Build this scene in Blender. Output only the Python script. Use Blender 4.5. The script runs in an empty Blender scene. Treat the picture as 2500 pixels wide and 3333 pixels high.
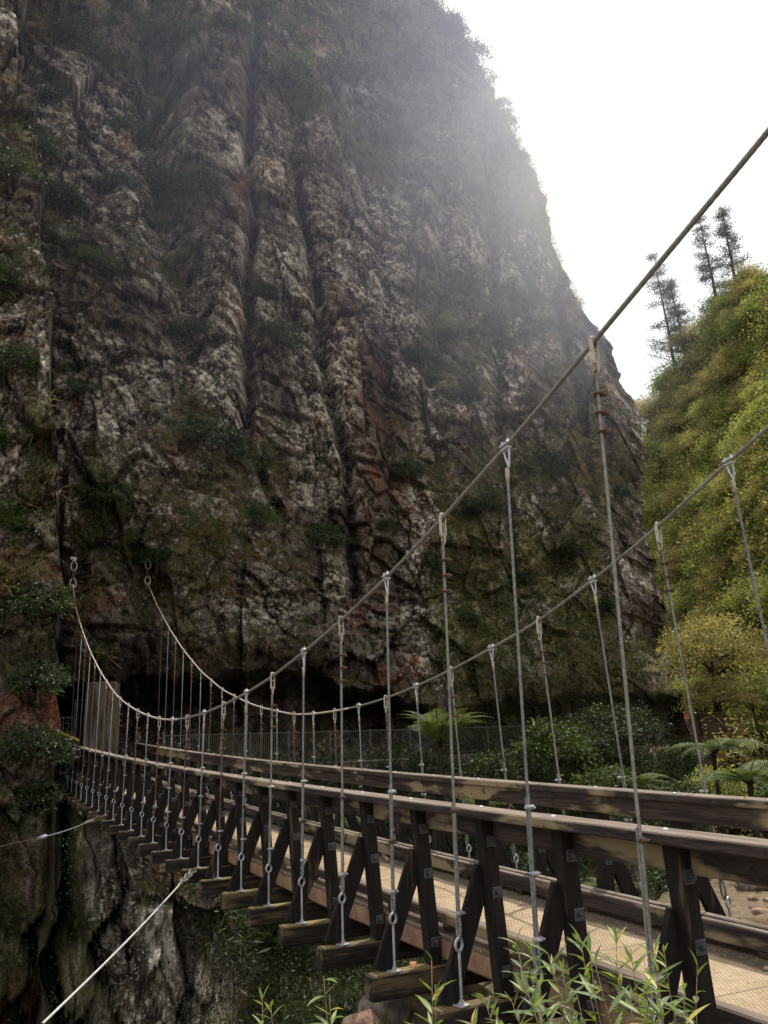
import bpy, bmesh, math, random
import numpy as np
from mathutils import Vector, Matrix
from mathutils.bvhtree import BVHTree

random.seed(7)
rng = np.random.default_rng(11)
SC = bpy.context.scene
COL = SC.collection
PI = math.pi

# ------------------------------------------------------------------ frames
# world: x across the bridge, y along the bridge away from the viewer, z up (0 = top of transoms at y=0)
YAW, PITCH, ROLL = .463, .2528, -.0331
EYE = np.array([-3.251, 0., 1.791])
Fh = np.array([math.sin(YAW), math.cos(YAW), 0.])
Rh = np.array([math.cos(YAW), -math.sin(YAW), 0.])
Zv = np.array([0., 0., 1.])

def W(R, F, z):
    """gorge frame (metres right, metres ahead, height) -> world"""
    R = np.asarray(R, float); F = np.asarray(F, float); z = np.asarray(z, float)
    return np.stack([EYE[0] + Rh[0]*R + Fh[0]*F, EYE[1] + Rh[1]*R + Fh[1]*F, z + 0*R], -1)

def camber(u):
    return .00072*u*u

# ------------------------------------------------------------------ numpy noise
def _hash(ix, iy, seed):
    ix = ix.astype(np.int64); iy = iy.astype(np.int64)
    h = (ix*374761393 + iy*668265263 + seed*974634541) & 0xffffffff
    h = ((h ^ (h >> 13))*1274126177) & 0xffffffff
    h = ((h ^ (h >> 16))*2246822519) & 0xffffffff
    return ((h ^ (h >> 15)) & 0xffffff)/float(0xffffff)

def vnoise(x, y, seed=0):
    ix = np.floor(x); iy = np.floor(y); fx = x-ix; fy = y-iy
    fx = fx*fx*fx*(fx*(fx*6-15)+10); fy = fy*fy*fy*(fy*(fy*6-15)+10)
    a = _hash(ix, iy, seed); b = _hash(ix+1, iy, seed); c = _hash(ix, iy+1, seed); d = _hash(ix+1, iy+1, seed)
    return (a*(1-fx)+b*fx)*(1-fy)+(c*(1-fx)+d*fx)*fy

def fbm(x, y, seed=0, octv=4, gain=.5):
    s = 0; a = 1; t = 0
    for o in range(octv):
        s = s + a*vnoise(x*2**o + 13.7*o, y*2**o - 7.3*o, seed+o); t += a; a *= gain
    return s/t

def worley(x, y, seed=0, jitter=.95):
    ix = np.floor(x); iy = np.floor(y)
    f1 = np.full(x.shape, 9.); f2 = np.full(x.shape, 9.)
    cid = np.zeros(x.shape); dxb = np.zeros(x.shape); dyb = np.zeros(x.shape)
    for i in (-1, 0, 1):
        for j in (-1, 0, 1):
            cx = ix+i; cy = iy+j
            px = cx+.5+(_hash(cx, cy, seed)-.5)*jitter; py = cy+.5+(_hash(cx, cy, seed+1)-.5)*jitter
            dx = x-px; dy = y-py; d = dx*dx+dy*dy
            n = d < f1
            f2 = np.where(n, f1, np.minimum(f2, d)); f1 = np.where(n, d, f1)
            cid = np.where(n, _hash(cx, cy, seed+2), cid); dxb = np.where(n, dx, dxb); dyb = np.where(n, dy, dyb)
    return np.sqrt(f1), np.sqrt(f2), cid, dxb, dyb

def facets(x, y, seed, notch=.25):
    """fractured rock: every cell is a tilted plane"""
    f1, f2, c, dx, dy = worley(x, y, seed)
    t1 = np.mod(c*7.13, 1)-.5; t2 = np.mod(c*13.7, 1)-.5
    edge = np.clip((f2-f1)/.12, 0, 1)
    return (c-.5) + 1.3*t1*dx + 1.3*t2*dy - notch*(1-edge)

def sstep(a, b, x):
    t = np.clip((x-a)/(b-a), 0, 1); return t*t*(3-2*t)

# ------------------------------------------------------------------ materials
class NT:
    def __init__(s, name):
        s.m = bpy.data.materials.new(name); s.m.use_nodes = True
        s.t = s.m.node_tree; s.t.nodes.clear()
        s.out = s.t.nodes.new('ShaderNodeOutputMaterial')
    def n(s, typ, **kw):
        nd = s.t.nodes.new('ShaderNode'+typ)
        for k, v in kw.items(): setattr(nd, k, v)
        return nd
    def l(s, a, b): s.t.links.new(a, b)
    def inp(s, sock, v):
        if isinstance(v, bpy.types.NodeSocket): s.l(v, sock)
        elif isinstance(v, (tuple, list)) and len(v) == 3 and sock.type == 'RGBA': sock.default_value = (*v, 1)
        else: sock.default_value = v
    def pos(s): return s.n('NewGeometry').outputs['Position']
    def nrm_z(s):
        x = s.n('SeparateXYZ'); s.l(s.n('NewGeometry').outputs['Normal'], x.inputs[0]); return x.outputs[2]
    def mapv(s, v, scale=(1, 1, 1), rot=(0, 0, 0)):
        m = s.n('Mapping'); s.l(v, m.inputs['Vector']); m.inputs['Scale'].default_value = scale; m.inputs['Rotation'].default_value = rot
        return m.outputs[0]
    def noise(s, v, scale, detail=4, rough=.55, dist=0):
        t = s.n('TexNoise'); s.l(v, t.inputs['Vector']); t.inputs['Scale'].default_value = scale
        t.inputs['Detail'].default_value = detail; t.inputs['Roughness'].default_value = rough; t.inputs['Distortion'].default_value = dist
        return t.outputs['Fac']
    def voro(s, v, scale, feature='F1', out='Distance', rnd=1.):
        t = s.n('TexVoronoi', feature=feature); s.l(v, t.inputs['Vector']); t.inputs['Scale'].default_value = scale
        t.inputs['Randomness'].default_value = rnd
        return t.outputs[out]
    def ramp(s, v, a, b):
        m = s.n('MapRange', clamp=True, interpolation_type='SMOOTHSTEP'); s.inp(m.inputs[0], v)
        m.inputs[1].default_value = a; m.inputs[2].default_value = b; return m.outputs[0]
    def math(s, op, a, b=0.):
        m = s.n('Math', operation=op); s.inp(m.inputs[0], a); s.inp(m.inputs[1], b); return m.outputs[0]
    def mix(s, f, a, b, mode='MIX'):
        m = s.n('Mix', data_type='RGBA', blend_type=mode); s.inp(m.inputs[0], f); s.inp(m.inputs[6], a); s.inp(m.inputs[7], b); return m.outputs[2]
    def attr(s, name):
        a = s.n('Attribute', attribute_name=name); return a
    def bump(s, h, strength=.5, dist=.02, nrm=None):
        b = s.n('Bump'); s.l(h, b.inputs['Height']); b.inputs['Strength'].default_value = strength; b.inputs['Distance'].default_value = dist
        if nrm: s.l(nrm, b.inputs['Normal'])
        return b.outputs[0]
    def pbr(s, col, rough=.85, metal=0., nrm=None, spec=.3):
        p = s.n('BsdfPrincipled'); s.inp(p.inputs['Base Color'], col); s.inp(p.inputs['Roughness'], rough)
        p.inputs['Metallic'].default_value = metal; p.inputs['Specular IOR Level'].default_value = spec
        if nrm: s.l(nrm, p.inputs['Normal'])
        s.l(p.outputs[0], s.out.inputs[0]); return s.m

def mat_rock():
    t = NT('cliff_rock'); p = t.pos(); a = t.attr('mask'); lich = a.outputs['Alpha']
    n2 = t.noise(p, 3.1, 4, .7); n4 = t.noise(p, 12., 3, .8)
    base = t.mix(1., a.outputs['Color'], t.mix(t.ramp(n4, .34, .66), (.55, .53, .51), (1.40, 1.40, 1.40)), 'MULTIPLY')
    # pale lichen spots of two sizes, in clusters
    wob = t.n('VectorMath', operation='ADD'); t.l(p, wob.inputs[0])
    nz = t.n('TexNoise'); t.l(p, nz.inputs['Vector']); nz.inputs['Scale'].default_value = 9.; nz.inputs['Detail'].default_value = 2
    sc = t.n('VectorMath', operation='SCALE'); t.l(nz.outputs['Color'], sc.inputs[0]); sc.inputs['Scale'].default_value = .16; t.l(sc.outputs[0], wob.inputs[1])
    s1 = t.math('MULTIPLY', t.ramp(t.voro(wob.outputs[0], 4.2), .36, .22), t.ramp(n2, .46, .54))
    s2 = t.math('MULTIPLY', t.ramp(t.voro(wob.outputs[0], 9.5), .40, .24), t.ramp(n2, .60, .40))
    sp = t.math('MULTIPLY', t.math('MAXIMUM', s1, s2), t.ramp(lich, .34, .66))
    sp = t.math('MULTIPLY', sp, t.ramp(n4, .30, .46))
    base = t.mix(sp, base, t.mix(n2, (.44, .39, .29), (.66, .63, .55)))
    return t.pbr(base, .93, nrm=t.bump(n4, 1., .14), spec=.12)

def mat_ground():
    t = NT('bank_soil'); p = t.pos(); a = t.attr('mask'); sep = t.n('SeparateColor'); t.l(a.outputs['Color'], sep.inputs[0])
    n1 = t.noise(p, .8, 5, .6); n2 = t.noise(p, 7, 5, .7); v = t.voro(p, 9.)
    c = t.mix(t.ramp(n1, .4, .6), (.12, .085, .055), (.20, .15, .10))
    c = t.mix(t.ramp(v, .5, .1), c, (.24, .19, .14)); c = t.mix(t.ramp(n2, .5, .75), c, (.07, .055, .038))
    c = t.mix(t.math('MULTIPLY', sep.outputs[0], t.ramp(t.noise(p, 1.6, 5), .35, .55)), c, (.035, .045, .015))
    return t.pbr(c, .95, nrm=t.bump(t.math('ADD', n2, v), .6, .05), spec=.1)

def mat_hill():
    t = NT('hill_ground'); p = t.pos(); a = t.attr('mask'); sep = t.n('SeparateColor'); t.l(a.outputs['Color'], sep.inputs[0])
    n1 = t.noise(p, .35, 5, .6); n2 = t.noise(p, 1.8, 5, .7)
    c = t.mix(t.ramp(n1, .35, .65), (.035, .042, .014), (.085, .075, .03))
    r = t.mix(n2, (.17, .075, .04), (.10, .07, .05))
    c = t.mix(t.math('MULTIPLY', sep.outputs[2], t.ramp(n2, .3, .5)), c, r)
    c = t.mix(t.math('MULTIPLY', sep.outputs[1], t.ramp(t.noise(t.mapv(p, (1, 1, .2)), 1.2, 4), .42, .55)), c, (.30, .085, .03))
    return t.pbr(c, .95, nrm=t.bump(n2, .8, .4), spec=.1)

def mat_leaf(name, tint=(1, 1, 1), trans=.35, rough=.5):
    t = NT(name); a = t.attr('leaf')
    col = t.mix(1., a.outputs['Color'], tint, 'MULTIPLY')
    d = t.n('BsdfPrincipled'); t.l(col, d.inputs['Base Color']); d.inputs['Roughness'].default_value = rough; d.inputs['Specular IOR Level'].default_value = .35
    tr = t.n('BsdfTranslucent'); t.l(t.mix(1., col, (1.5, 1.45, .7), 'MULTIPLY'), tr.inputs[0])
    mx = t.n('MixShader'); mx.inputs[0].default_value = trans; t.l(d.outputs[0], mx.inputs[1]); t.l(tr.outputs[0], mx.inputs[2])
    t.l(mx.outputs[0], t.out.inputs[0]); return t.m

def mat_wood(name, axis, black=False):
    t = NT(name); p = t.pos()
    sc = [9., 9., 9.]; sc[axis] = .55
    g = t.noise(t.mapv(p, tuple(sc)), 2.2, 6, .7, .6); g2 = t.noise(t.mapv(p, tuple(x*3.2 for x in sc)), 2.2, 4, .7)
    n1 = t.noise(p, 1.7, 4, .6); n2 = t.noise(p, 11., 4, .7)
    if black:
        c = t.mix(t.ramp(g, .4, .7), (.012, .010, .009), (.024, .019, .016) if axis == 2 else (.055, .042, .032))
        pale = t.math('MULTIPLY', t.ramp(t.noise(t.mapv(p, tuple(.55 if i == axis else 4. for i in range(3))), 1.7, 4, .6), .60 if axis == 2 else .50, .70 if axis == 2 else .60), .75)
        c = t.mix(pale, c, t.mix(n2, (.17, .125, .062), (.10, .072, .04)))
    else:
        c = t.mix(t.ramp(g, .38, .66), (.022, .017, .015), (.070, .052, .043))
        c = t.mix(t.ramp(g2, .58, .75), c, (.015, .011, .010))
        pale = t.ramp(t.noise(t.mapv(p, tuple(.5 if i == axis else 2.2 for i in range(3))), 1.35, 4, .6), .52, .60)
        c = t.mix(t.math('MULTIPLY', pale, .85), c, t.mix(g, (.34, .27, .155), (.22, .17, .10)))
        c = t.mix(t.ramp(t.noise(p, 5.5, 5, .7), .56, .72), c, (.018, .013, .011))
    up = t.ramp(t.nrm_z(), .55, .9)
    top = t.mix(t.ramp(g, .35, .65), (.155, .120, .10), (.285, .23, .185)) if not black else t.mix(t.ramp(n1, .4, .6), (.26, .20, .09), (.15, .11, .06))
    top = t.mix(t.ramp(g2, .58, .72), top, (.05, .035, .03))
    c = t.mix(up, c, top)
    return t.pbr(c, .85, nrm=t.bump(t.math('ADD', g, t.math('MULTIPLY', g2, .6)), .55, .012), spec=.2)

def mat_deck():
    t = NT('deck_boards_with_netting'); p = t.pos()
    n1 = t.noise(p, 3., 5, .65); n2 = t.noise(p, 30., 4, .7)
    c = t.mix(t.ramp(n1, .35, .65), (.365, .275, .175), (.49, .385, .255)); c = t.mix(t.ramp(n2, .5, .7), c, (.29, .20, .115))
    c = t.mix(t.math('MULTIPLY', t.ramp(t.noise(p, 1.1, 5, .75), .52, .68), .7), c, (.21, .155, .10))
    sx = t.n('SeparateXYZ'); t.l(p, sx.inputs[0]); x, y = sx.outputs[0], sx.outputs[1]
    f = 2*PI/.052
    a = t.math('ABSOLUTE', t.math('SINE', t.math('MULTIPLY', t.math('ADD', t.math('MULTIPLY', x, 1.6), y), f/2)))
    b = t.math('ABSOLUTE', t.math('SINE', t.math('MULTIPLY', t.math('SUBTRACT', t.math('MULTIPLY', x, 1.6), y), f/2)))
    wire = t.ramp(t.math('MINIMUM', a, b), .30, .12)
    c = t.mix(t.math('MULTIPLY', wire, .6), c, (.16, .10, .055))
    # litter swept to both edges
    jy = t.math('ABSOLUTE', t.math('SUBTRACT', t.math('FRACT', t.math('DIVIDE', y, 1.22)), .5)); c = t.mix(t.math('MULTIPLY', t.ramp(jy, .006, .003), .8), c, (.05, .035, .025))
    e = t.math('MAXIMUM', t.ramp(x, .78, .52), t.ramp(x, 1.52, 1.80))
    gr = t.math('MULTIPLY', t.ramp(t.math('ADD', e, t.math('SUBTRACT', t.noise(p, 2.4, 5, .7), .5)), .35, .75), .85)
    v = t.n('TexVoronoi'); t.l(p, v.inputs['Vector']); v.inputs['Scale'].default_value = 38.
    gc = t.mix(t.ramp(v.outputs['Distance'], .1, .5), (.20, .155, .11), (.06, .045, .035))
    c = t.mix(gr, c, gc)
    h = t.math('ADD', t.math('MULTIPLY', wire, .8), t.math('MULTIPLY', gr, v.outputs['Distance']))
    return t.pbr(c, .85, nrm=t.bump(h, .6, .008), spec=.2)

def mat_metal(name, c1, c2, rough=.5, metal=.7, scale=30):
    t = NT(name); p = t.pos(); n = t.noise(p, scale, 4, .7); n2 = t.noise(p, 4., 3)
    c = t.mix(t.ramp(n, .35, .68), c1, c2); c = t.mix(t.ramp(n2, .55, .75), c, tuple(x*.6 for x in c1))
    return t.pbr(c, rough, metal, nrm=t.bump(n, .25, .004))

def mat_concrete():
    t = NT('stained_concrete'); p = t.pos(); n = t.noise(p, 2.2, 6, .65); s = t.noise(t.mapv(p, (5, 5, .5)), 1.3, 5, .6)
    c = t.mix(t.ramp(n, .35, .65), (.14, .115, .09), (.24, .21, .17)); c = t.mix(t.ramp(s, .42, .62), c, (.06, .048, .037))
    return t.pbr(c, .92, nrm=t.bump(t.noise(p, 25, 4, .7), .4, .01), spec=.15)

def mat_plain(name, c1, c2, rough=.8, scale=6, spec=.2):
    t = NT(name); p = t.pos(); n = t.noise(p, scale, 5, .65)
    return t.pbr(t.mix(t.ramp(n, .35, .65), c1, c2), rough, nrm=t.bump(n, .4, .02), spec=spec)

M = dict(
    rock=mat_rock(), ground=mat_ground(), hill=mat_hill(), deck=mat_deck(), concrete=mat_concrete(),
    wood_y=mat_wood('weathered_rail_timber', 1), wood_x=mat_wood('transom_timber', 0, True), wood_z=mat_wood('post_timber', 2, True),
    wood_beam=mat_plain('reddish_side_beam', (.20, .115, .075), (.30, .19, .12), .85, 5),
    galv=mat_metal('galvanised_steel', (.36, .37, .375), (.52, .53, .54), .5, .5), rope=mat_metal('grey_wire_rope', (.15, .155, .15), (.26, .265, .26), .6, .4),
    cable=mat_metal('greased_main_cable', (.17, .17, .15), (.28, .275, .24), .6, .3), cable_far=mat_metal('cable_with_flaking_paint', (.58, .55, .51), (.50, .34, .25), .6, .2, 7),
    rust=mat_metal('rusty_iron', (.080, .043, .032), (.145, .072, .05), .85, .2), rust_rope=mat_metal('rusty_wire_rope', (.085, .055, .042), (.15, .10, .075), .8, .2),
    brass=mat_metal('dull_sleeve', (.30, .27, .19), (.40, .36, .26), .5, .5), dark_steel=mat_metal('dark_bolt_plate', (.055, .058, .063), (.095, .10, .105), .55, .4),
    chain=mat_metal('pale_chain', (.40, .37, .28), (.52, .49, .40), .6, .3), white_rope=mat_metal('pale_guy_rope', (.50, .50, .49), (.62, .62, .61), .55, .3),
    fence=mat_metal('fence_steel', (.085, .085, .070), (.15, .15, .125), .6, .4), yellow=mat_plain('yellow_paint', (.52, .33, .03), (.60, .40, .06), .6),
    bark=mat_plain('bark', (.060, .045, .033), (.11, .088, .068), .92, 12), twig=mat_plain('pale_twig', (.22, .15, .085), (.30, .21, .13), .8, 20),
    fern_trunk=mat_plain('fern_trunk_fibre', (.022, .016, .012), (.05, .037, .027), .95, 25),
    stone=mat_plain('river_stone', (.085, .072, .058), (.24, .21, .165), .9, 5), red_stone=mat_plain('reddish_stone', (.20, .105, .07), (.36, .25, .18), .9, 6),
    dead=mat_plain('dead_leaf', (.38, .17, .07), (.50, .27, .13), .7, 20), water=mat_plain('river_water', (.02, .022, .018), (.035, .04, .03), .12, 2, .5),
    leaf=mat_leaf('leaf'), willow=mat_leaf('young_leaf', trans=.38, rough=.42), grass=mat_leaf('grass_blade', trans=.3, rough=.7), hill_leaf=mat_leaf('sun_brightened_leaf', (1.4, 1.4, 1.4), trans=.45, rough=.6),  # hill_leaf: colour raised to paint in stronger sunlight on the hill
)

# ------------------------------------------------------------------ object helpers
def link(o, parent=None):
    COL.objects.link(o)
    if parent is not None: o.parent = parent
    return o

def tag(o, label=None, cat=None, group=None, kind=None):
    if label: o['label'] = label
    if cat: o['category'] = cat
    if group: o['group'] = group
    if kind: o['kind'] = kind
    return o

def empty(name, loc=(0, 0, 0), rz=0., parent=None):
    o = bpy.data.objects.new(name, None); o.location = loc; o.rotation_euler = (0, 0, rz); o.empty_display_size = .2
    return link(o, parent)

def np_mesh(name, verts, faces, mat, colors=None, smooth=False, attr='leaf'):
    """verts (N,3); faces (M,k) with constant k"""
    me = bpy.data.meshes.new(name); verts = np.asarray(verts, np.float32); faces = np.asarray(faces, np.int32)
    k = faces.shape[1]
    me.vertices.add(len(verts)); me.vertices.foreach_set('co', verts.ravel())
    me.loops.add(faces.size); me.loops.foreach_set('vertex_index', faces.ravel())
    me.polygons.add(len(faces)); me.polygons.foreach_set('loop_start', np.arange(0, faces.size, k, dtype=np.int32))
    me.polygons.foreach_set('loop_total', np.full(len(faces), k, np.int32))
    if smooth: me.polygons.foreach_set('use_smooth', np.ones(len(faces), bool))
    if colors is not None:
        ca = me.color_attributes.new(attr, 'FLOAT_COLOR', 'POINT'); ca.data.foreach_set('color', np.asarray(colors, np.float32).ravel())
    me.materials.append(mat); me.update(calc_edges=True)
    return me

def mesh_obj(name, me, parent=None, loc=(0, 0, 0)):
    o = bpy.data.objects.new(name, me); o.location = loc
    return link(o, parent)

def copy_obj(o, parent=None, loc=None):
    c = o.copy(); COL.objects.link(c); c.parent = parent
    if loc is not None: c.location = loc
    return c

def copy_tree(o, parent=None):
    c = copy_obj(o, parent)
    for ch in list(o.children): copy_tree(ch, c)
    return c

class MB:
    """collects shapes into one mesh"""
    def __init__(s): s.v = []; s.f = []
    def add(s, vs, fs):
        b = len(s.v); s.v += [tuple(map(float, q)) for q in vs]; s.f += [tuple(b+i for i in f) for f in fs]
    def bar(s, p0, p1, w, h, up=(0, 0, 1), ch=.006, jit=0.):
        """chamfered rectangular bar from p0 to p1; w across, h along 'up'"""
        p0 = Vector(p0); p1 = Vector(p1); d = (p1-p0).normalized(); u = Vector(up); sd = d.cross(u).normalized(); u = sd.cross(d).normalized()
        c = min(ch, w*.3, h*.3); a, b = w/2, h/2
        pr = [(-a+c, -b), (a-c, -b), (a, -b+c), (a, b-c), (a-c, b), (-a+c, b), (-a, b-c), (-a, -b+c)]
        inn = [(x*(1-c/a), y*(1-c/b)) for x, y in pr]
        vs = []
        for q, pp in ((p0, inn), (p0+d*c, pr), (p1-d*c, pr), (p1, inn)):
            for x, y in pp: vs.append(q+sd*x+u*y)
        fs = [tuple(range(7, -1, -1)), tuple(range(24, 32))]
        for r in range(3):
            for i in range(8):
                j = (i+1) % 8; fs.append((r*8+i, r*8+j, r*8+8+j, r*8+8+i))
        s.add(vs, fs)
    def box(s, c, size, ch=.004):
        c = Vector(c); s.bar(c-Vector((0, size[1]/2, 0)), c+Vector((0, size[1]/2, 0)), size[0], size[2], (0, 0, 1), ch)
    def tube(s, pts, r, n=10, caps=True, closed=False):
        pts = [Vector(q) for q in pts]; N = len(pts); rs = r if hasattr(r, '__len__') else [r]*N
        prev = None; vs = []
        for i, q in enumerate(pts):
            if closed: d = pts[(i+1) % N]-pts[i-1]
            else: d = pts[min(i+1, N-1)]-pts[max(i-1, 0)]
            d.normalize()
            if prev is None:
                a = Vector((0, 0, 1)) if abs(d.z) < .9 else Vector((1, 0, 0)); x = d.cross(a).normalized()
            else: x = (prev-d*prev.dot(d)).normalized()
            prev = x; y = d.cross(x)
            for k in range(n):
                t = 2*PI*k/n; vs.append(q+(x*math.cos(t)+y*math.sin(t))*rs[i])
        fs = []
        for i in range(N if closed else N-1):
            for k in range(n):
                a = i*n+k; b = i*n+(k+1) % n; j = (i+1) % N
                fs.append((a, b, j*n+(k+1) % n, j*n+k))
        if caps and not closed: fs += [tuple(range(n-1, -1, -1)), tuple(range((N-1)*n, N*n))]
        s.add(vs, fs)
    def torus(s, c, R, r, axis='x', n=18, m=8, stretch=1.):
        pts = []
        for i in range(n):
            t = 2*PI*i/n; a, b = math.cos(t)*R, math.sin(t)*R*stretch
            pts.append(Vector(c)+(Vector((0, a, b)) if axis == 'x' else Vector((a, 0, b)) if axis == 'y' else Vector((a, b, 0))))
        s.tube(pts, r, m, closed=True)
    def cyl(s, p0, p1, r, n=10): s.tube([p0, p1], r, n)
    def mesh(s, name, mat, smooth=False):
        me = bpy.data.meshes.new(name); me.from_pydata(s.v, [], s.f)
        if smooth: me.polygons.foreach_set('use_smooth', np.ones(len(s.f), bool))
        me.materials.append(mat); me.update(); return me
    def obj(s, name, mat, parent=None, loc=(0, 0, 0), smooth=False):
        return mesh_obj(name, s.mesh(name, mat, smooth), parent, loc)

def rope_mesh(name, pts, r, mat, step=.012, strands=6, pitch=9., seg=18, lob=.16):
    """laid wire rope: lobed section twisted along the path"""
    pts = np.asarray(pts, float); d = np.linalg.norm(np.diff(pts, axis=0), axis=1); L = np.concatenate([[0], np.cumsum(d)])
    n = max(3, int(L[-1]/step)); t = np.linspace(0, L[-1], n)
    P = np.stack([np.interp(t, L, pts[:, k]) for k in range(3)], -1)
    D = np.gradient(P, axis=0); D /= np.linalg.norm(D, axis=1)[:, None]
    ref = np.array([1., 0, 0]) if abs(D[:, 0]).max() < .9 else np.array([0, 1., 0])
    X = np.cross(D, ref); X /= np.linalg.norm(X, axis=1)[:, None]; Y = np.cross(D, X)
    th = np.linspace(0, 2*PI, seg, endpoint=False); tw = t/(pitch*2*r)*2*PI
    A = th[None, :]+tw[:, None]*0
    rad = r*(1-lob+lob*np.abs(np.cos((A-tw[:, None])*strands/2))*1.6)
    V = P[:, None, :]+rad[..., None]*(np.cos(A)[..., None]*X[:, None, :]+np.sin(A)[..., None]*Y[:, None, :])
    i = np.arange(n-1)[:, None]*seg; k = np.arange(seg)[None, :]; k2 = (k+1) % seg
    F = np.stack([i+k, i+k2, i+seg+k2, i+seg+k], -1).reshape(-1, 4)
    return np_mesh(name, V.reshape(-1, 3), F, mat, smooth=True)

def grid_faces(nr, nc):
    i = np.arange(nr-1)[:, None]*nc; j = np.arange(nc-1)[None, :]
    return np.stack([i+j, i+j+1, i+nc+j+1, i+nc+j], -1).reshape(-1, 4)

def vnormals(V):
    gu = np.gradient(V, axis=1); gv = np.gradient(V, axis=0)
    n = np.cross(gu, gv); n /= np.linalg.norm(n, axis=-1)[..., None]+1e-9
    return n

# ------------------------------------------------------------------ leaves
def leaf_quads(P, D, N, L, Wd, colr, fold=.12):
    """each leaf two triangles folded along its midrib"""
    D = D/(np.linalg.norm(D, axis=1)[:, None]+1e-9); S = np.cross(D, N); S /= np.linalg.norm(S, axis=1)[:, None]+1e-9
    U = np.cross(S, D); L = L[:, None]; Wd = Wd[:, None]
    base = P; tip = P+D*L; mid = P+D*L*.45
    l = mid+S*Wd*.5+U*Wd*fold; r = mid-S*Wd*.5+U*Wd*fold
    n = len(P); V = np.stack([base, l, tip, r], 1).reshape(-1, 3)
    b = np.arange(n)[:, None]*4
    F = np.concatenate([b+np.array([0, 2, 1]), b+np.array([0, 3, 2])], 1).reshape(-1, 3)
    C = np.repeat(np.concatenate([colr, np.ones((n, 1))], 1), 4, axis=0)
    return V, F, C

def rnd_dirs(n):
    v = rng.normal(size=(n, 3)); return v/np.linalg.norm(v, axis=1)[:, None]

def colmix(n, c1, c2, var=.25):
    t = rng.random((n, 1)); c = np.array(c1)*(1-t)+np.array(c2)*t
    return np.clip(c*(1+var*(rng.random((n, 1))*2-1)), 0, 1)

def blob_crown(nclump, nleaf, rad, L, Wd, c1, c2, flat=.6, clump_r=.3, ell=(1, 1, .8), up=.5, seed=0, shell=.55, droop=0.):
    """foliage: leaf clumps spread through an uneven crown; returns V,F,C and clump centres"""
    d = rnd_dirs(nclump); d[:, 2] = np.abs(d[:, 2])*1.15-.35
    rr = rad*(shell+(1-shell)*rng.random((nclump, 1)))*(.72+.5*vnoise(d[:, 0]*2.1+seed*5+9, d[:, 1]*2.1+d[:, 2]*1.7+9, seed)[:, None])
    Cn = d*rr*np.array(ell)
    cs = clump_r*rad*(.6+.8*rng.random((nclump, 1)))
    sh = (.55+.75*rng.random((nclump, 1)))
    k = np.repeat(np.arange(nclump), nleaf); n = len(k)
    off = rng.normal(size=(n, 3))*.5; off[:, 2] *= flat
    P = Cn[k]+off*cs[k]
    out = P/(np.linalg.norm(P, axis=1)[:, None]+1e-6)
    D = rnd_dirs(n)+out*.6+off*.7; D[:, 2] -= droop
    Nn = rnd_dirs(n)*.7+np.array([0, 0, up])+out*.5
    col = colmix(n, c1, c2)*sh[k]
    V, F, C = leaf_quads(P, D, Nn, L*(.6+.8*rng.random(n)), Wd*(.6+.8*rng.random(n)), col)
    return V, F, C, Cn

def crown_with_wood(nm, crown_args, base_z, trunk_r, nlimb=7, trunk_top=.2, mat='leaf', bend=.1):
    V, F, C, Cn = blob_crown(**crown_args)
    cm = np_mesh(nm+'_crown', V, F, M[mat], C)
    b = MB(); top = Vector((bend*.3, 0, trunk_top)); bs = Vector((0, 0, base_z))
    pts = [bs.lerp(top, t)+Vector((math.sin(t*3)*bend*.4, math.cos(t*2.3)*bend*.3, 0)) for t in (0, .3, .6, 1)]
    b.tube(pts, [trunk_r, trunk_r*.8, trunk_r*.62, trunk_r*.45], 8)
    idx = rng.choice(len(Cn), min(nlimb, len(Cn)), replace=False)
    for i in idx:
        c = Vector(Cn[i]); s = pts[1].lerp(pts[3], random.random()); m = s.lerp(c, .5)+Vector((0, 0, -.06*(c-s).length))
        b.tube([s, m, c], [trunk_r*.42, trunk_r*.28, trunk_r*.1], 5)
    tm = b.mesh(nm+'_trunk', M['bark'], True)
    return cm, tm

# ------------------------------------------------------------------ camera, world, sun
cam = bpy.data.cameras.new('camera'); co = bpy.data.objects.new('camera', cam); COL.objects.link(co)
Fv = Fh*math.cos(PITCH)+Zv*math.sin(PITCH); U2 = Zv*math.cos(PITCH)-Fh*math.sin(PITCH)
Rv = Rh*math.cos(ROLL)+U2*math.sin(ROLL); Uv = U2*math.cos(ROLL)-Rh*math.sin(ROLL)
co.matrix_world = Matrix(((Rv[0], Uv[0], -Fv[0], EYE[0]), (Rv[1], Uv[1], -Fv[1], EYE[1]), (Rv[2], Uv[2], -Fv[2], EYE[2]), (0, 0, 0, 1)))
cam.sensor_fit = 'VERTICAL'; cam.sensor_height = 24.; cam.lens = 2818.8/3333*24.; cam.clip_start = .05; cam.clip_end = 3000
SC.camera = co
SUN_AZ, SUN_EL = YAW+math.radians(30), math.radians(64)
world = bpy.data.worlds.new('World'); SC.world = world; world.use_nodes = True
nt = world.node_tree; nt.nodes.clear()
sky = nt.nodes.new('ShaderNodeTexSky'); sky.sky_type = 'NISHITA'; sky.sun_disc = False; sky.sun_elevation = SUN_EL; sky.sun_rotation = SUN_AZ
sky.air_density = 1.2; sky.dust_density = 3.
bg1 = nt.nodes.new('ShaderNodeBackground'); nt.links.new(sky.outputs[0], bg1.inputs[0]); bg1.inputs[1].default_value = .12
bg2 = nt.nodes.new('ShaderNodeBackground'); bg2.inputs[0].default_value = (.985, .985, 1., 1); bg2.inputs[1].default_value = 1.28   # bright thin cloud sheet
tc = nt.nodes.new('ShaderNodeTexCoord'); cn = nt.nodes.new('ShaderNodeTexNoise'); cn.inputs['Scale'].default_value = 2.2; cn.inputs['Detail'].default_value = 5
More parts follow.
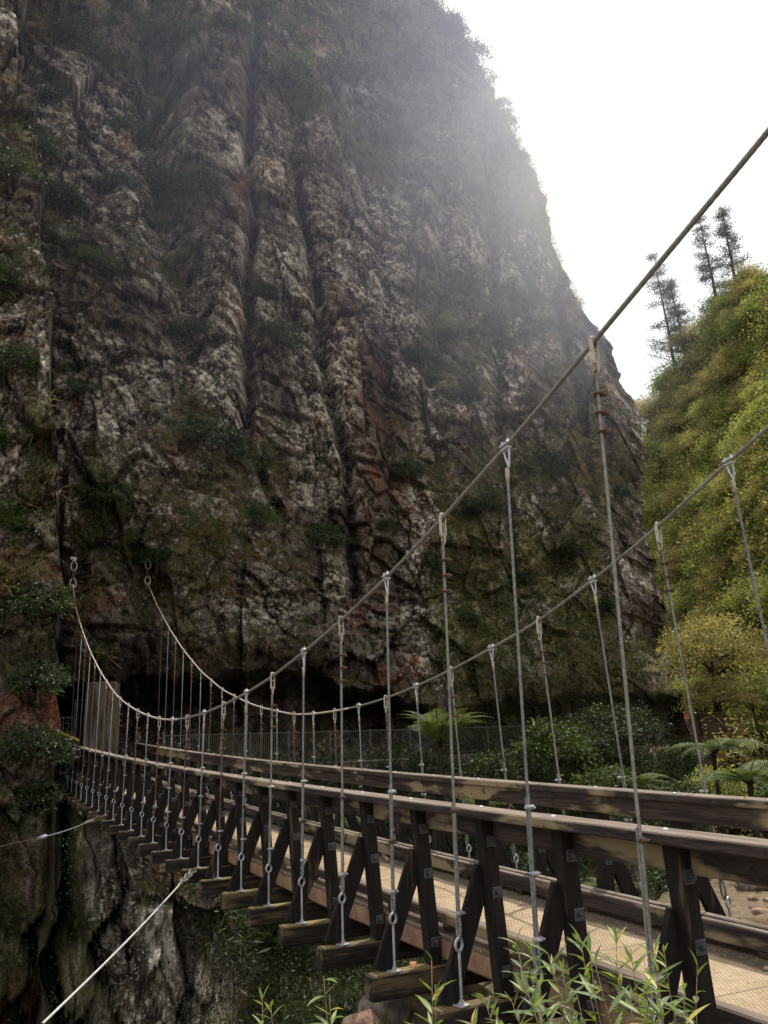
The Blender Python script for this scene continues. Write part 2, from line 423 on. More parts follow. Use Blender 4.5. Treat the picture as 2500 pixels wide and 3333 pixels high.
nt.links.new(tc.outputs['Generated'], cn.inputs['Vector'])
mr = nt.nodes.new('ShaderNodeMapRange'); nt.links.new(cn.outputs[0], mr.inputs[0]); mr.inputs[1].default_value = .3; mr.inputs[2].default_value = .6; mr.inputs[3].default_value = .8; mr.inputs[4].default_value = 1.
ms = nt.nodes.new('ShaderNodeMixShader'); nt.links.new(mr.outputs[0], ms.inputs[0]); nt.links.new(bg1.outputs[0], ms.inputs[1]); nt.links.new(bg2.outputs[0], ms.inputs[2])
wo = nt.nodes.new('ShaderNodeOutputWorld'); nt.links.new(ms.outputs[0], wo.inputs[0])
sun = bpy.data.lights.new('sun', 'SUN'); sun.energy = 3.9; sun.angle = math.radians(.6); sun.color = (1., .94, .84)
so = bpy.data.objects.new('sun', sun); COL.objects.link(so)
sdir = Vector((math.sin(SUN_AZ)*math.cos(SUN_EL), math.cos(SUN_AZ)*math.cos(SUN_EL), math.sin(SUN_EL)))
so.rotation_euler = sdir.to_track_quat('Z', 'Y').to_euler(); so.location = (0, 0, 80)
SC.view_settings.view_transform = 'Standard'; SC.view_settings.look = 'None'; SC.view_settings.exposure = 0.
SC.render.engine = 'CYCLES'; SC.cycles.max_bounces = 6; SC.cycles.diffuse_bounces = 2; SC.cycles.transmission_bounces = 3; SC.cycles.volume_bounces = 0
SC.cycles.use_denoising = True

# ------------------------------------------------------------------ the cliff
# q = right/ahead ratio seen from the near bank; profile = (set-forward, height)
QR = [-1.43, -.622, -.388, -.380, -.1875, -.104, .0026, .1024, .1767, .281, .385]
QF = [21, 22.5, 24.6, 29, 32, 35.5, 38.5, 41, 43, 47, 52]
C0Z = [-9, -5, .7, 4, 10, 14.5, 21.2, 26.8, 35, 60]; C0Q = [-.358, -.363, -.372, -.376, -.392, -.414, -.444, -.4727, -.505, -.58]
SILZ = [-9, 3.97, 6.48, 9.11, 11.73, 14.54, 17.52, 19.91, 22.78, 24.69, 26.42, 28.48, 30.05, 33.16, 35.64, 37.25, 38.68, 40.04, 42.69, 43.81, 45.03, 47.46, 49.38, 55, 66]
SILQ = [.345, .3287, .319, .3224, .3095, .309, .3165, .3190, .2969, .2930, .2630, .2440, .2330, .2250, .2171, .2075, .1796, .1721, .166, .1301, .1219, .0958, .0718, .02, -.06]
SILZ = [z if z < 5 else z+(z-1.8)*.10 for z in SILZ]
LIPQ = [-.376, -.339, -.313, -.288, -.223, -.17, -.127, -.074, -.022, .03, .083, .16, .24, .32]
LIPZ = [4.24, 4.15, 4.2, 4.35, 4.35, 4.3, 4.35, 4.25, 3.9, 3.4, 3.25, 3.2, 3.4, 3.72]

def wall_F(q, z):
    s = np.interp(z, C0Z, C0Q)+.384
    qe = q-s*np.clip((-.15-q)/.2, 0, 1)
    return np.interp(qe, QR, QF), qe

CR = dict(c1=([-.300, -.294, -.2874, -.2779, -.2421, -.2428], [60, 39, 30.6, 24.6, 19.9, 16.8]),
          c2=([-.150, -.1521, -.161, -.1613, -.1606, -.1463, -.1268], [60, 41.4, 34.1, 24, 13.6, 12.5, 10.9]),
          c3=([-.1013, -.0928, -.0776, -.0737, -.0625, -.0437, -.0397], [30.5, 27.2, 23.2, 20.6, 16.9, 13.8, 7.4]),
          c4=([-.026, -.0247, -.0195, -.0017, .0103, .011, .0122], [60, 44, 35, 28.9, 24.6, 16.6, 7.]),
          c5=([.0947, .0784, .0637, .0638], [32.9, 25.6, 19.7, 14.6]),
          c6=([.2256, .2262, .2383, .2479, .2539], [29.4, 26.1, 23.1, 19, 13.4]),
          c10=([.155, .150, .142, .15], [36, 28, 18, 9]),
          c7=([.2741, .2762, .2704, .3024], [24.4, 19.4, 13.6, 8.5]))
#            width depth step fade-length
CRP = dict(c1=(.85, 2.2, .3, 3.), c2=(.26, 1.5, -1.2, 2.8), c3=(.28, 1.5, -.9, 1.6), c4=(.25, .5, -1.6, 4.), c5=(.5, 1.0, -.5, 3.), c6=(.35, 1.1, -.8, 2.), c7=(.3, 1.0, -.9, 2.), c10=(.3, 1.0, -.7, 2.5))

def build_cliff():
    qcol = np.concatenate([np.linspace(-.95, -.55, 30, endpoint=False), np.linspace(-.55, .335, 760)])
    u = (qcol-qcol[0])/(qcol[-1]-qcol[0]); ncor = 26
    # rows: profile parameter, denser on the face
    counts = [16, 26, 34, 12, 10, 12, 26, 24, 26, 84, 170, 210, 210, 30]
    par = np.concatenate([np.linspace(k, k+1, c, endpoint=False) for k, c in enumerate(counts)]+[[len(counts)]])
    nr = len(par); nc = len(qcol)+ncor
    K = np.arange(len(counts)+1)
    lipz = lambda q: np.interp(q, LIPQ, LIPZ)
    q0 = qcol
    lz = lipz(q0)+.75*(fbm(q0*34, q0*0, 5, 4)-.5)*2
    cave = 1.7+.9*(fbm(q0*30, q0*0+2, 7, 3)-.5)*2+4.5*np.exp(-((q0+.357)/.018)**2)+1.2*np.exp(-((q0+.235)/.07)**2)+2.5*np.exp(-((q0+.03)/.05)**2)
    cave = cave*(1-.7*sstep(.02, .16, q0))
    F0 = np.interp(q0, QR, QF)
    right = [(13, -9), (9.5, -6), (4.2, -1.7), (1.4, .45), (.9, .78), (-1.5, .84)]
    offs = np.zeros((len(K), len(q0))); zs = np.zeros_like(offs)
    tl = 1-sstep(-.215, -.150, q0)        # rock spur under the bridge end
    tb = 1-sstep(-.379, -.374, q0)        # buttress left of the bridge
    spurF = np.stack([F0*0+18.8, F0*0+20.4, F0*0+21.6+.6*tl, F0*0+24.])
    st = np.interp(q0, [-.37, -.33, -.22], [.75, .55, -.55]); spurz = [-9+0*q0, -5+0*q0, -1.5+st, -.5+st]
    spurF = spurF+3.2*np.exp(-((q0+.372)/.016)**2)
    for k in range(6):
        o, z = right[k]; o = o+0*q0; z = z+0*q0
        if k < 4:
            o = o*(1-tl)+(F0-spurF[k])*tl; z = z*(1-tl)+spurz[k]*tl
        ob, zb = [(2.6, -9), (2.1, -5), (1.5, -1.2), (1.2, .5), (1.1, .78), (1.0, .9)][k]
        offs[k] = o*(1-tb)+ob*tb; zs[k] = z*(1-tb)+zb*tb
    face = [(-2.2, 1.6), (-2., 2.8), (.2, 0), (.55, 1.1), (.3, 10), (-.8, 20), (-3, 35), (-6, 55), (-8, 66)]
    for j, (o, z) in enumerate(face):
        k = 6+j; o = o+0*q0; z = z+0*q0
        if j == 0: o = -cave*.8
        if j == 1: o = -cave; z = lz-.9
        if j == 2: z = lz
        if j == 3: z = lz+1.1
        ob = [1., 1., .9, .8, .4, -.8, -3, -6, -8][j]
        offs[k] = o*(1-tb)+ob*tb; zs[k] = z
    zs[6] = np.minimum(zs[6], lz-1.6)
    OFF = np.stack([np.interp(par, K, offs[:, c]) for c in range(len(q0))], 1)
    Zg = np.stack([np.interp(par, K, zs[:, c]) for c in range(len(q0))], 1)
    facew = sstep(7.6, 9., par)[:, None]+0*Zg
    qc = np.interp(Zg, SILZ, SILQ)+.006*(fbm(Zg*.9, Zg*0, 77, 5, .6)-.5)*2+.006*facets(Zg*.45, Zg*0+.3, 79, 0)*(Zg > 5)
    QL = qcol[0]; Q = QL+(qcol[None, :]-QL)/(qcol[-1]-QL)*(qc-QL)
    # keep the left three quarters unsqueezed: only the right end follows the silhouette
    blend = sstep(-.15, .1, qcol)[None, :]
    Qs = qcol[None, :]+(qc-qcol[-1])*blend*1.
    Q = np.where(qcol[None, :] < .3, Qs, Qs)
    Fw, qe = wall_F(Q, Zg)
    R0 = Q*Fw
    fz = Zg
    # ---- relief
    D = np.zeros_like(Q)
    fw = facew
    D += 1.0*(fbm(R0/7., fz/15., 21, 3)-.5)*2*fw
    lean = R0+.18*fz
    D += 1.15*facets((lean+.5*(fbm(R0/3, fz/4, 45, 2)-.5))/3.6, (fz-.35*R0)/5.2, 47, .10)*fw
    wobx = .28*(fbm(R0/1.8, fz/1.8, 41, 3)-.5)*2; wobz = .40*(fbm(R0/1.8, fz/1.8, 43, 3)-.5)*2
    w0 = .45+.55*sstep(8., 10., par)[:, None]
    spm = (tl[None, :]*(1-sstep(3.2, 4.2, par))[:, None])
    D += .72*facets((R0+wobx-.12*fz)/1.75, (fz+wobz+.4*R0)/2.1, 51, .10)*np.maximum(w0, spm*2.)
    D += .36*facets((R0+wobx+fz*.15)/.85, (fz+wobz+.3*R0)/.95, 61, .10)*np.maximum(w0, spm*1.5)
    D += .16*facets((R0+wobx*.5)/.40, (fz+wobz*.5+R0*.3)/.38, 71, .1)*w0
    D += .07*facets(R0/.2, fz/.2, 73)*w0
    D += .09*(fbm(R0/.3, fz/.36, 81, 4)-.5)*2
    # hanging ledges: dark undercuts
    lg = fbm(R0/3.+fz*.1, fz/.9, 91, 3); D -= .35*sstep(.62, .70, lg)*fw
    for k in CRP:
        cq, cz = CR[k]; o = np.argsort(cz); cqi = np.interp(fz, np.array(cz)[o], np.array(cq)[o])
        fade = sstep(min(cz)-1.5, min(cz)+1.2, fz)*(1-sstep(max(cz)-1., max(cz)+1.5, fz))
        if max(cz) >= 59: fade = sstep(min(cz)-1.5, min(cz)+1.2, fz)
        dx = (Q-cqi)*Fw+.24*(fbm(fz/3.2, fz*0+3+7*len(k)+cz[0], 101, 4)-.5)*2+.10*(fbm(R0/.5, fz/.6, 103, 3)-.5)*2
        w, d, st, L = CRP[k]
        D += fade*fw*(-d*np.exp(-(dx/w)**2)+st/(1+np.exp(-np.clip(dx/.26, -30, 30)))*np.exp(-np.maximum(dx, 0)/L))
    pil = ((Q > np.interp(fz, [7.4, 30], [-.04, -.10])) & (Q < .011) & (fz > 7) & (fz < 28))*1.
    # the blunt end of the wall
    D *= 1-.5*sstep(.9, 1., u)[None, :]
    D -= (1.6*np.exp(-((Q-.305)/.014)**2-((fz-6.6)/1.0)**2)+1.1*np.exp(-((Q-.09)/.016)**2-((fz-12.4)/.8)**2)+1.2*np.exp(-((Q-.205)/.03)**2-((fz-10.2-30*(Q-.205))/.7)**2)+1.2*np.exp(-((Q-.17)/.02)**2-((fz-20.8)/.9)**2))
    D -= 1.3*np.exp(-((Q+.281)/.022)**2-((fz-7.3)/1.2)**2)+.8*np.exp(-((Q+.365)/.012)**2-((fz-7.2)/1.)**2)
    Fr = Fw-OFF-D
    Fr = Fr+5.*sstep(.955, 1., u)[None, :]**2*fw
    Rr = Q*Fr
    # corner columns running back out of sight
    tau = np.linspace(0, 1, ncor+1)[1:][None, :]
    dF = 26*tau**1.4
    Fc = Fr[:, -1:]+dF; Rc = Rr[:, -1:]+.06*dF-.3*tau+.35*(fbm(dF/2.+0*Zg[:, :1], Zg[:, :1]/2.+0*dF, 111, 3)-.5)*2*tau
    Fr = np.concatenate([Fr, Fc], 1); Rr = np.concatenate([Rr, Rc], 1)
    Zz = np.concatenate([Zg, np.repeat(Zg[:, -1:], ncor, 1)], 1)+.0
    Zz = Zz+.10*(fbm(Rr/.6, Zz/.6, 121, 3)-.5)*2
    V = W(Rr, Fr, Zz)
    Rr = Rr+.35*(fbm(Zz/.9, Zz*0+5, 161, 3)-.5)*2*np.exp(-((np.concatenate([Q, np.repeat(Q[:, -1:], ncor, 1)], 1)-np.interp(Zz, C0Z, C0Q))/.012)**2)
    V = W(Rr, Fr, Zz)
    # ---- masks
    Qf = np.concatenate([Q, np.repeat(Q[:, -1:], ncor, 1)], 1); Rw = Qf*np.interp(Qf, QR, QF)
    nrm = vnormals(V); upn = np.abs(nrm[..., 2])*np.sign(nrm[..., 2]*1.)
    big = fbm(Rw/4.2, Zz/4.2, 131, 4)
    moss = .34+.75*(big-.5)*2
    moss += .30*sstep(.02, .12, Qf)*(1-sstep(17, 27, Zz))+.22*sstep(.1, .2, Qf)*sstep(24, 36, Zz)
    moss += .50*sstep(29, 40, Zz)*sstep(-.12, .05, Qf)+.08*(1-sstep(-.42, -.37, Qf))*sstep(-1, 3, Zz)+.12*sstep(22, 34, Zz)
    bell = lambda q, z, wq, wz: np.exp(-((Qf-q)/wq)**2-((Zz-z)/wz)**2)
    for q, z, wq, wz, a in [(-.235, 15, .02, 1.5, .4), (-.19, 12.3, .05, 1.2, .2), (-.16, 9.5, .05, 2.2, .3), (-.125, 13, .02, 1.6, .6), (-.2, 9.2, .05, 1.2, .4), (-.34, 10, .03, 2., .4), (-.10, 9., .03, 2.5, .4), (.06, 13, .05, 4, .35), (-.265, 32, .03, 6, .4), (-.1, 35, .05, 2, .6), (-.45, 24, .04, 4, .3)]:
        moss += a*bell(q, z, wq, wz)
    pil2 = np.concatenate([pil, np.repeat(pil[:, -1:], ncor, 1)], 1)
    moss -= .5*pil2
    parf = par[:, None]+0*Zz
    bank = 1-sstep(3.2, 4.2, parf)
    spur = np.exp(-((Qf+.27)/.075)**2)
    moss = moss*(1-bank)+bank*(.72+.3*(big-.5)*2-.50*spur*(1-sstep(-.6, .6, Zz)))
    lich = .50+1.5*(fbm(Rw/2.3, Zz/2.6, 141, 4)-.5)*2
    lich += .45*bell(-.15, 15, .12, 7, )+.35*bell(-.06, 20, .04, 8)+.35*bell(.1, 6.5, .14, 3)+.5*bell(-.126, 7.2, .03, 1.6)+.30*bell(.2, 9, .12, 9)+.25*bell(.17, 28, .07, 8)+.35*bell(-.30, 8, .04, 3.5)
    lich -= .35*sstep(24, 34, Zz)*(1-sstep(-.1, .05, Qf))+.3*pil2*(1-sstep(18, 22, Zz))
    lich *= 1-sstep(5.5, 7., parf)*(1-sstep(8.3, 9.0, parf))
    lich *= 1-.9*bell(-.28, 4.9, .07, 1.1)
    lich = lich*(1-.45*bank*(1-spur))+.25*bank*spur
    moss += (.10*sstep(-.02, .10, Qf)*(1-sstep(24, 32, Zz))+.05)*(1-bank)
    moss -= .35*sstep(.235, .29, Qf)*(1-bank)*(Zz < 30)
    rust = 0*Zz
    for q, z, wq, wz in [(.184, 22.8, .010, .7), (.242, 17.3, .012, 1.5), (-.329, 27.8, .012, .9), (-.273, 28.9, .007, .9), (-.175, 26.75, .006, .7), (-.16, 30.7, .006, .5), (-.372, 2, .02, 1.5), (-.42, -1.5, .018, 2.4), (-.40, -4.3, .02, 1.5), (-.155, 14, .01, .4), (.0, 17, .012, 4), (-.03, 20, .02, 5), (-.40, -2, .03, 3)]:
        rust += ((2.2 if q > .17 else 1.1) if wz < 2.3 else .22)*bell(q, z, wq, wz)
    rust += .4*(fbm(Rw/1.5, Zz/2.2, 151, 3) > .69)
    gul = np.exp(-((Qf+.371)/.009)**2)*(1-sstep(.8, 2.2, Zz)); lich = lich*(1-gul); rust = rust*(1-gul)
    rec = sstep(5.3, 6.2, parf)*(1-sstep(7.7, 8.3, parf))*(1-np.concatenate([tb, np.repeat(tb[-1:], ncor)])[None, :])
    dark = np.clip(1.5*gul+rec*.95+.55*sstep(.18, .42, np.interp(Zz, [0, 4], [0, .0]))+.35*bell(-.345, 4.8, .03, .8)+.45*bell(-.27, 5.0, .07, 1.0)+.9*np.exp(-((Qf-np.interp(Zz, C0Z, C0Q))/.0075)**2), 0, 1)  # shade painted into the cave recess; dark undercut rock; stretched seam strips darkened
    # ---- baked mineral colours, with shade painted into recesses and hollows
    def mx(A, B, f): return A*(1-f[..., None])+np.array(B)*f[..., None]
    n1 = fbm(Rw/2.2, Zz/3.0, 401, 4); n2 = fbm(Rw/.55, Zz/.75, 403, 4); n3 = fbm(Rw/.22, Zz/.7, 405, 3); n4 = fbm(Rw/.13, Zz/.13, 407, 2); n5 = fbm(Rw/1.1, Zz/1.3, 409, 4)
    A = mx(np.zeros(Rw.shape+(3,))+np.array([.074, .055, .043]), (.128, .102, .084), sstep(.38, .62, n1))
    A = mx(A, (.172, .142, .116), sstep(.50, .68, n2)*.8); A = mx(A, (.026, .020, .017), sstep(.54, .66, n3)*.85)
    A = mx(A, (.21, .178, .148), sstep(.56, .72, n4)*.6)
    A = mx(A, (.125, .080, .058), pil2*.6*sstep(.35, .6, n5))
    rr = np.clip(rust*sstep(.36, .56, n5*.6+n2*.4)*1.3, 0, 1)
    A = mx(A, (.27, .095, .045), rr*.85)
    crust = np.clip(lich, 0, 1)*sstep(.45, .60, fbm(Rw/.9, Zz/.9, 411, 4))
    A = mx(A, (.25, .235, .185), crust*sstep(.42, .6, n2)*.65)
    A = mx(A, (.56, .52, .42), np.clip(lich*1.2-.1, 0, 1)*sstep(.545, .60, n4*.45+n2*.2+n5*.35)*.95)
    mv = np.clip(moss, 0, 1.2)+.3*sstep(.25, .8, upn)+1.5*(fbm(Rw/.8, Zz/.8, 413, 4)-.5)
    mk = sstep(.58, .88, mv)*.8
    A = mx(A, (.072, .078, .030), mk*.85); A = mx(A, (.15, .15, .055), mk*sstep(.52, .7, n4)*.8); A = mx(A, (.15, .115, .055), mk*sstep(.55, .68, n2)*.6)
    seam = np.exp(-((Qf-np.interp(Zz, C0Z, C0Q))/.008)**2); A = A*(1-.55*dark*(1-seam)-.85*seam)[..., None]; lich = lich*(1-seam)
    # shade painted into hollows, raised edges lightened
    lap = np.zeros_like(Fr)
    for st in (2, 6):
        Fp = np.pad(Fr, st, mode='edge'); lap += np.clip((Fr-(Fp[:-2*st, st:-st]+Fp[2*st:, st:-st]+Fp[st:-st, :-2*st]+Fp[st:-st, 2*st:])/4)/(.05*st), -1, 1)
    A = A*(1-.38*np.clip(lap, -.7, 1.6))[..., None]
    A = A*(1+.40*sstep(.0, .10, Qf)*(1-sstep(20, 28, Zz))*(1-rec))[..., None]  # lower right rock brightened in its colour to offset murky shading
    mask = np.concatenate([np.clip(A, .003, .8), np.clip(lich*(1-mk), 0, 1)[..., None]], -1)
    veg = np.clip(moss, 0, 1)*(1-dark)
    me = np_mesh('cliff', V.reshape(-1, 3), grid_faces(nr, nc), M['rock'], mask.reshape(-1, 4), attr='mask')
    o = mesh_obj('cliff', me); tag(o, kind='structure')
    return V, nrm, veg, Qf, Zz, parf, me

CV_, CN_, CM_, CQ_, CZ_, CP_, cliff_me = build_cliff()
_pf = np.zeros(len(cliff_me.polygons)*4, np.int32); cliff_me.loops.foreach_get('vertex_index', _pf)
cliff_bvh = BVHTree.FromPolygons([tuple(v) for v in CV_.reshape(-1, 3)[:, :]], _pf.reshape(-1, 4).tolist())
def outward(n):
    n = Vector(n); toward = Vector((-Fh[0], -Fh[1], 0))
    return n if n.dot(toward) > 0 else -n

def on_cliff(q, z):
    """nearest cliff surface at bearing ratio q and height z"""
    d = Vector((Rh[0]*q+Fh[0], Rh[1]*q+Fh[1], 0)).normalized()
    hit, n, i, dist = cliff_bvh.ray_cast(Vector((EYE[0], EYE[1], z)), d)
    if hit is None: return None, None
    if n.dot(d) > 0: n = -n
    return hit, n

# ------------------------------------------------------------------ near bank, gorge floor, river
def ground_z(R, F):
    edge = np.interp(R, [-8, -2., -1.2, -.6, 0, .6, 1.6, 3, 6, 12, 30], [1.0, 1.6, 4.0, 8.2, 9.0, 9.8, 11, 12.8, 19.5, 25, 34])
    zn = .05-.07*F+.0*R
    slope = np.interp(R, [-2, 0, 3, 12], [.62, .85, .9, .5])
    z = np.where(F < edge, zn, zn-(F-edge)*slope)
    z = np.maximum(z, -8.2)
    rise = np.clip((R-(16+.12*F))*.25, 0, 3)*sstep(36, 20, F)*0
    return z+rise

def build_ground():
    g1 = np.concatenate([np.linspace(-400, -30, 12, endpoint=False), np.linspace(-30, -6, 40, endpoint=False), np.linspace(-6, 14, 200, endpoint=False), np.linspace(14, 40, 60, endpoint=False), np.linspace(40, 400, 14)])
    g2 = np.concatenate([np.linspace(-300, -10, 10, endpoint=False), np.linspace(-10, 3, 40, endpoint=False), np.linspace(3, 22, 220, endpoint=False), np.linspace(22, 60, 60, endpoint=False), np.linspace(60, 700, 14)])
    Rg, Fg = np.meshgrid(g1, g2); z = ground_z(Rg, Fg)
    near = (np.abs(Rg) < 45)*(Fg < 60)*(Fg > -12)
    z = z+near*(.22*(fbm(Rg/1.6, Fg/1.6, 201, 5)-.5)*2+.10*facets(Rg/.7, Fg/.7, 203)*sstep(2., 5., Fg))
    V = W(Rg, Fg, z)
    grass = np.clip(.25+.9*(fbm(Rg/2.2, Fg/2.2, 211, 3)-.5)*2+.7*sstep(-1.2, -3., z), 0, 1)
    grass = grass*(1-.85*sstep(4.2, 5.4, Rg)*sstep(9, 12, Fg)*sstep(24, 18, Fg))
    C = np.stack([grass, 0*z, 0*z, 0*z+1], -1)
    me = np_mesh('ground', V.reshape(-1, 3), grid_faces(len(g2), len(g1)), M['ground'], C.reshape(-1, 4), attr='mask')
    o = mesh_obj('ground', me); tag(o, kind='structure')
    f = np.zeros(len(me.polygons)*4, np.int32); me.loops.foreach_get('vertex_index', f)
    return V, BVHTree.FromPolygons([tuple(v) for v in V.reshape(-1, 3)], f.reshape(-1, 4).tolist()), grass, Rg, Fg, z
GV_, ground_bvh, GG_, GR_, GF_, GZ_ = build_ground()
def on_ground(R, F):
    p = W(R, F, 40.); hit, n, i, d = ground_bvh.ray_cast(Vector(p), Vector((0, 0, -1))); return hit
rv = MB(); pts = [(-30, 9), (-8, 11.5), (0, 17), (6, 24), (14, 32), (20, 45)]
L_ = [W(r-1.2, f-2, -7.6) for r, f in pts]; R_ = [W(r+1.2, f+2.2, -7.6) for r, f in pts]
rv.add(L_+R_, [(i, i+1, len(pts)+i+1, len(pts)+i) for i in range(len(pts)-1)])
tag(rv.obj('river', M['water']), kind='structure')

# ------------------------------------------------------------------ the hill beyond
HB = [(23, 122, .20, 26), (25, 112, .22, 29), (26, 106, .26, 31), (26, 98, .33, 46), (25.5, 88, .44, 54), (24.5, 76, .53, 55), (23, 64, .60, 53), (22, 54, .62, 48), (21, 46, .65, 43), (20.5, 38, .65, 37), (21, 28, .65, 30), (22, 15, .65, 24), (24, 0, .65, 20)]
def build_hill():
    B = np.array(HB, float); t = np.linspace(0, len(HB)-1, 300); k = np.arange(len(HB))
    Rb, Fb, kk, H = [np.interp(t, k, B[:, i]) for i in range(4)]
    hh = np.concatenate([np.linspace(-.18, 1, 150), 1+np.linspace(.02, .5, 14)])
    hcap = np.where(hh <= 1, hh, 1-(hh-1)*.15)[:, None]; back = np.where(hh > 1, hh-1, 0)[:, None]
    h = hcap*H[None, :]
    run = kk[None, :]*np.maximum(h, -4)+back*60
    Rg = Rb[None, :]+.8*run; Fg = Fb[None, :]+.6*run
    s = t[None, :]*9+0*h
    D = 3.2*(fbm(s/9, h/12, 301, 4)-.5)*2+1.2*facets(s/4, h/5, 303)+.6*(fbm(s/1.8, h/1.8, 305, 4)-.5)*2
    Rg = Rg-.8*D*.8; Fg = Fg-.6*D*.8
    V = W(Rg, Fg, h)
    rock = sstep(.565, .64, fbm(s/6, h/6, 307, 4)); low = (1-sstep(7, 12, h))*sstep(.30, .48, fbm(s/5, h/5, 311, 3))
    rock = np.clip(rock+low, 0, 1)
    rust = sstep(.55, .68, fbm(s/3.5, h/7, 309, 3))*rock
    C = np.stack([0*h, rust, rock, 0*h+1], -1)
    me = np_mesh('hill', V.reshape(-1, 3), grid_faces(len(hh), len(t)), M['hill'], C.reshape(-1, 4), attr='mask')
    o = mesh_obj('hill', me); tag(o, kind='structure')
    f = np.zeros(len(me.polygons)*4, np.int32); me.loops.foreach_get('vertex_index', f)
    return V, rock, hh, t, me, BVHTree.FromPolygons([tuple(v) for v in V.reshape(-1, 3)], f.reshape(-1, 4).tolist())
HV_, HR_, hh_, ht_, hill_me, hill_bvh = build_hill()


# ------------------------------------------------------------------ ground cover that nobody could count
def leaf_cover(name, P, Nn, per, spread, L, Wd, c1, c2, hang=.3, mat='leaf', lift=.06, shadevar=.5):
    k = np.repeat(np.arange(len(P)), per); n = len(k)
    sh = (1-shadevar/2+shadevar*rng.random((len(P), 1)))
    off = rng.normal(size=(n, 3))*spread*.5
    Q = P[k]+off+Nn[k]*(lift+np.abs(rng.normal(size=(n, 1)))*spread*.35)
    D = rnd_dirs(n)*.8+Nn[k]*.5; D[:, 2] -= hang
    N2 = rnd_dirs(n)*.6+Nn[k]*.4+np.array([0, 0, .5])
    V, F, C = leaf_quads(Q, D, N2, L*(.6+.8*rng.random(n)), Wd*(.6+.8*rng.random(n)), colmix(n, c1, c2)*sh[k])
    return V, F, C

def join_leafs(name, parts, mat, kind='stuff', label=None, cat=None, parent=None):
    b = 0; VV, FF, CC = [], [], []
    for V, F, C in parts: VV.append(V); FF.append(F+b); CC.append(C); b += len(V)
    o = mesh_obj(name, np_mesh(name, np.concatenate(VV), np.concatenate(FF), M[mat], np.concatenate(CC)), parent)
    return tag(o, label, cat, kind=kind)

def sample_grid(V, N, w, n):
    p = w.ravel().astype(float); p = p/p.sum(); i = rng.choice(len(p), n, p=p)
    return V.reshape(-1, 3)[i], N.reshape(-1, 3)[i]

toward = -(Fh*.9+0*Rh)
def face_cam(N):
    s = np.sign(N@toward+.25*N[:, 2]); s[s == 0] = 1; return N*s[:, None]

inview = ((CQ_ > -.56) & (CQ_ < .34)).astype(float); inview[:, -27:] = 0
facing = np.clip((CP_-8.2)*2, 0, 1)
area = np.gradient(CZ_, axis=0); area = np.clip(np.abs(area), .005, .5)
vegw = np.clip(CM_-.38, 0, 1)**1.3*inview*area*(CZ_ < 52)*(1-.85*sstep(.22, .27, CQ_)*(CZ_ < 33))
fcl = vegw*facing
P, N = sample_grid(CV_, CN_, fcl, 9000); N = face_cam(N)
cover = [leaf_cover('c', P, N, 15, .30, .085, .04, (.038, .060, .018), (.115, .135, .042), .35)]
P, N = sample_grid(CV_, CN_, fcl*(CQ_ > 0), 4500); N = face_cam(N)
cover.append(leaf_cover('c', P, N, 13, .40, .10, .045, (.065, .082, .028), (.16, .17, .065), .3))
join_leafs('cliff_foliage', cover, 'leaf', label='small leafy plants and creepers covering ledges of the dark cliff', cat='foliage')

# tufts of hanging grass on the ledges
bl = lambda q, z, wq, wz: np.exp(-((CQ_-q)/wq)**2-((CZ_-z)/wz)**2)
gw = (.7*bl(-.16, 9.3, .06, 2.6)+.4*bl(-.235, 15, .03, 2.)+.4*bl(-.19, 12, .06, 2)+.6*bl(-.125, 12.6, .02, 1.6)+.4*bl(-.22, 8.5, .05, 1.5)+.4*bl(.08, 12, .07, 4)+.22)*np.clip((CN_[..., 2]*np.sign(CN_[..., 2])-.12)*3, .03, 1)*facing*inview*area*np.clip(CM_-.2, 0, 1)
P, N = sample_grid(CV_, CN_, gw, 4200); N = face_cam(N)
per = 16; k = np.repeat(np.arange(len(P)), per); n = len(k)
D = N[k]*.8+rnd_dirs(n)*.55+np.array([0, 0, .15]); D[:, 2] -= .8*rng.random(n)
brown = (rng.random((len(P), 1)) < .55)
col = np.where(brown[k], colmix(n, (.17, .115, .055), (.26, .19, .095)), colmix(n, (.055, .085, .020), (.135, .155, .045)))
join_leafs('hanging_grass', [leaf_quads(P[k]+rng.normal(size=(n, 3))*.07, D, rnd_dirs(n)+N[k], .42*(.5+rng.random(n)), .024+0*k, col, .05)], 'grass', label='brown and green grass tufts hanging from the cliff ledges', cat='grass')

# the slope under the walkway and the gorge sides
bw = (CP_ < 4.6)*(CP_ > .6)*inview*area*np.clip(CM_-.25, 0, 1)
P, N = sample_grid(CV_, CN_, bw*(CQ_ > -.24), 6500); N = face_cam(N)
slope = [leaf_cover('c', P, N, 15, .42, .12, .05, (.016, .026, .009), (.060, .075, .022), .05, lift=.12)]
P, N = sample_grid(CV_, CN_, bw*(CQ_ <= -.2), 900); N = face_cam(N)
slope.append(leaf_cover('c', P, N, 15, .28, .075, .035, (.014, .024, .008), (.05, .07, .018), .2))
P, N = sample_grid(CV_, CN_, bw*(CQ_ > -.24)*(CP_ > 1.5), 1700); N = face_cam(N)
slope.append(leaf_cover('c', P, N, 14, .5, .40, .05, (.020, .036, .012), (.07, .10, .03), -.1, lift=.2))
join_leafs('slope_undergrowth', slope, 'leaf', label='dense fern and leafy undergrowth on the slope below the walkway', cat='undergrowth')

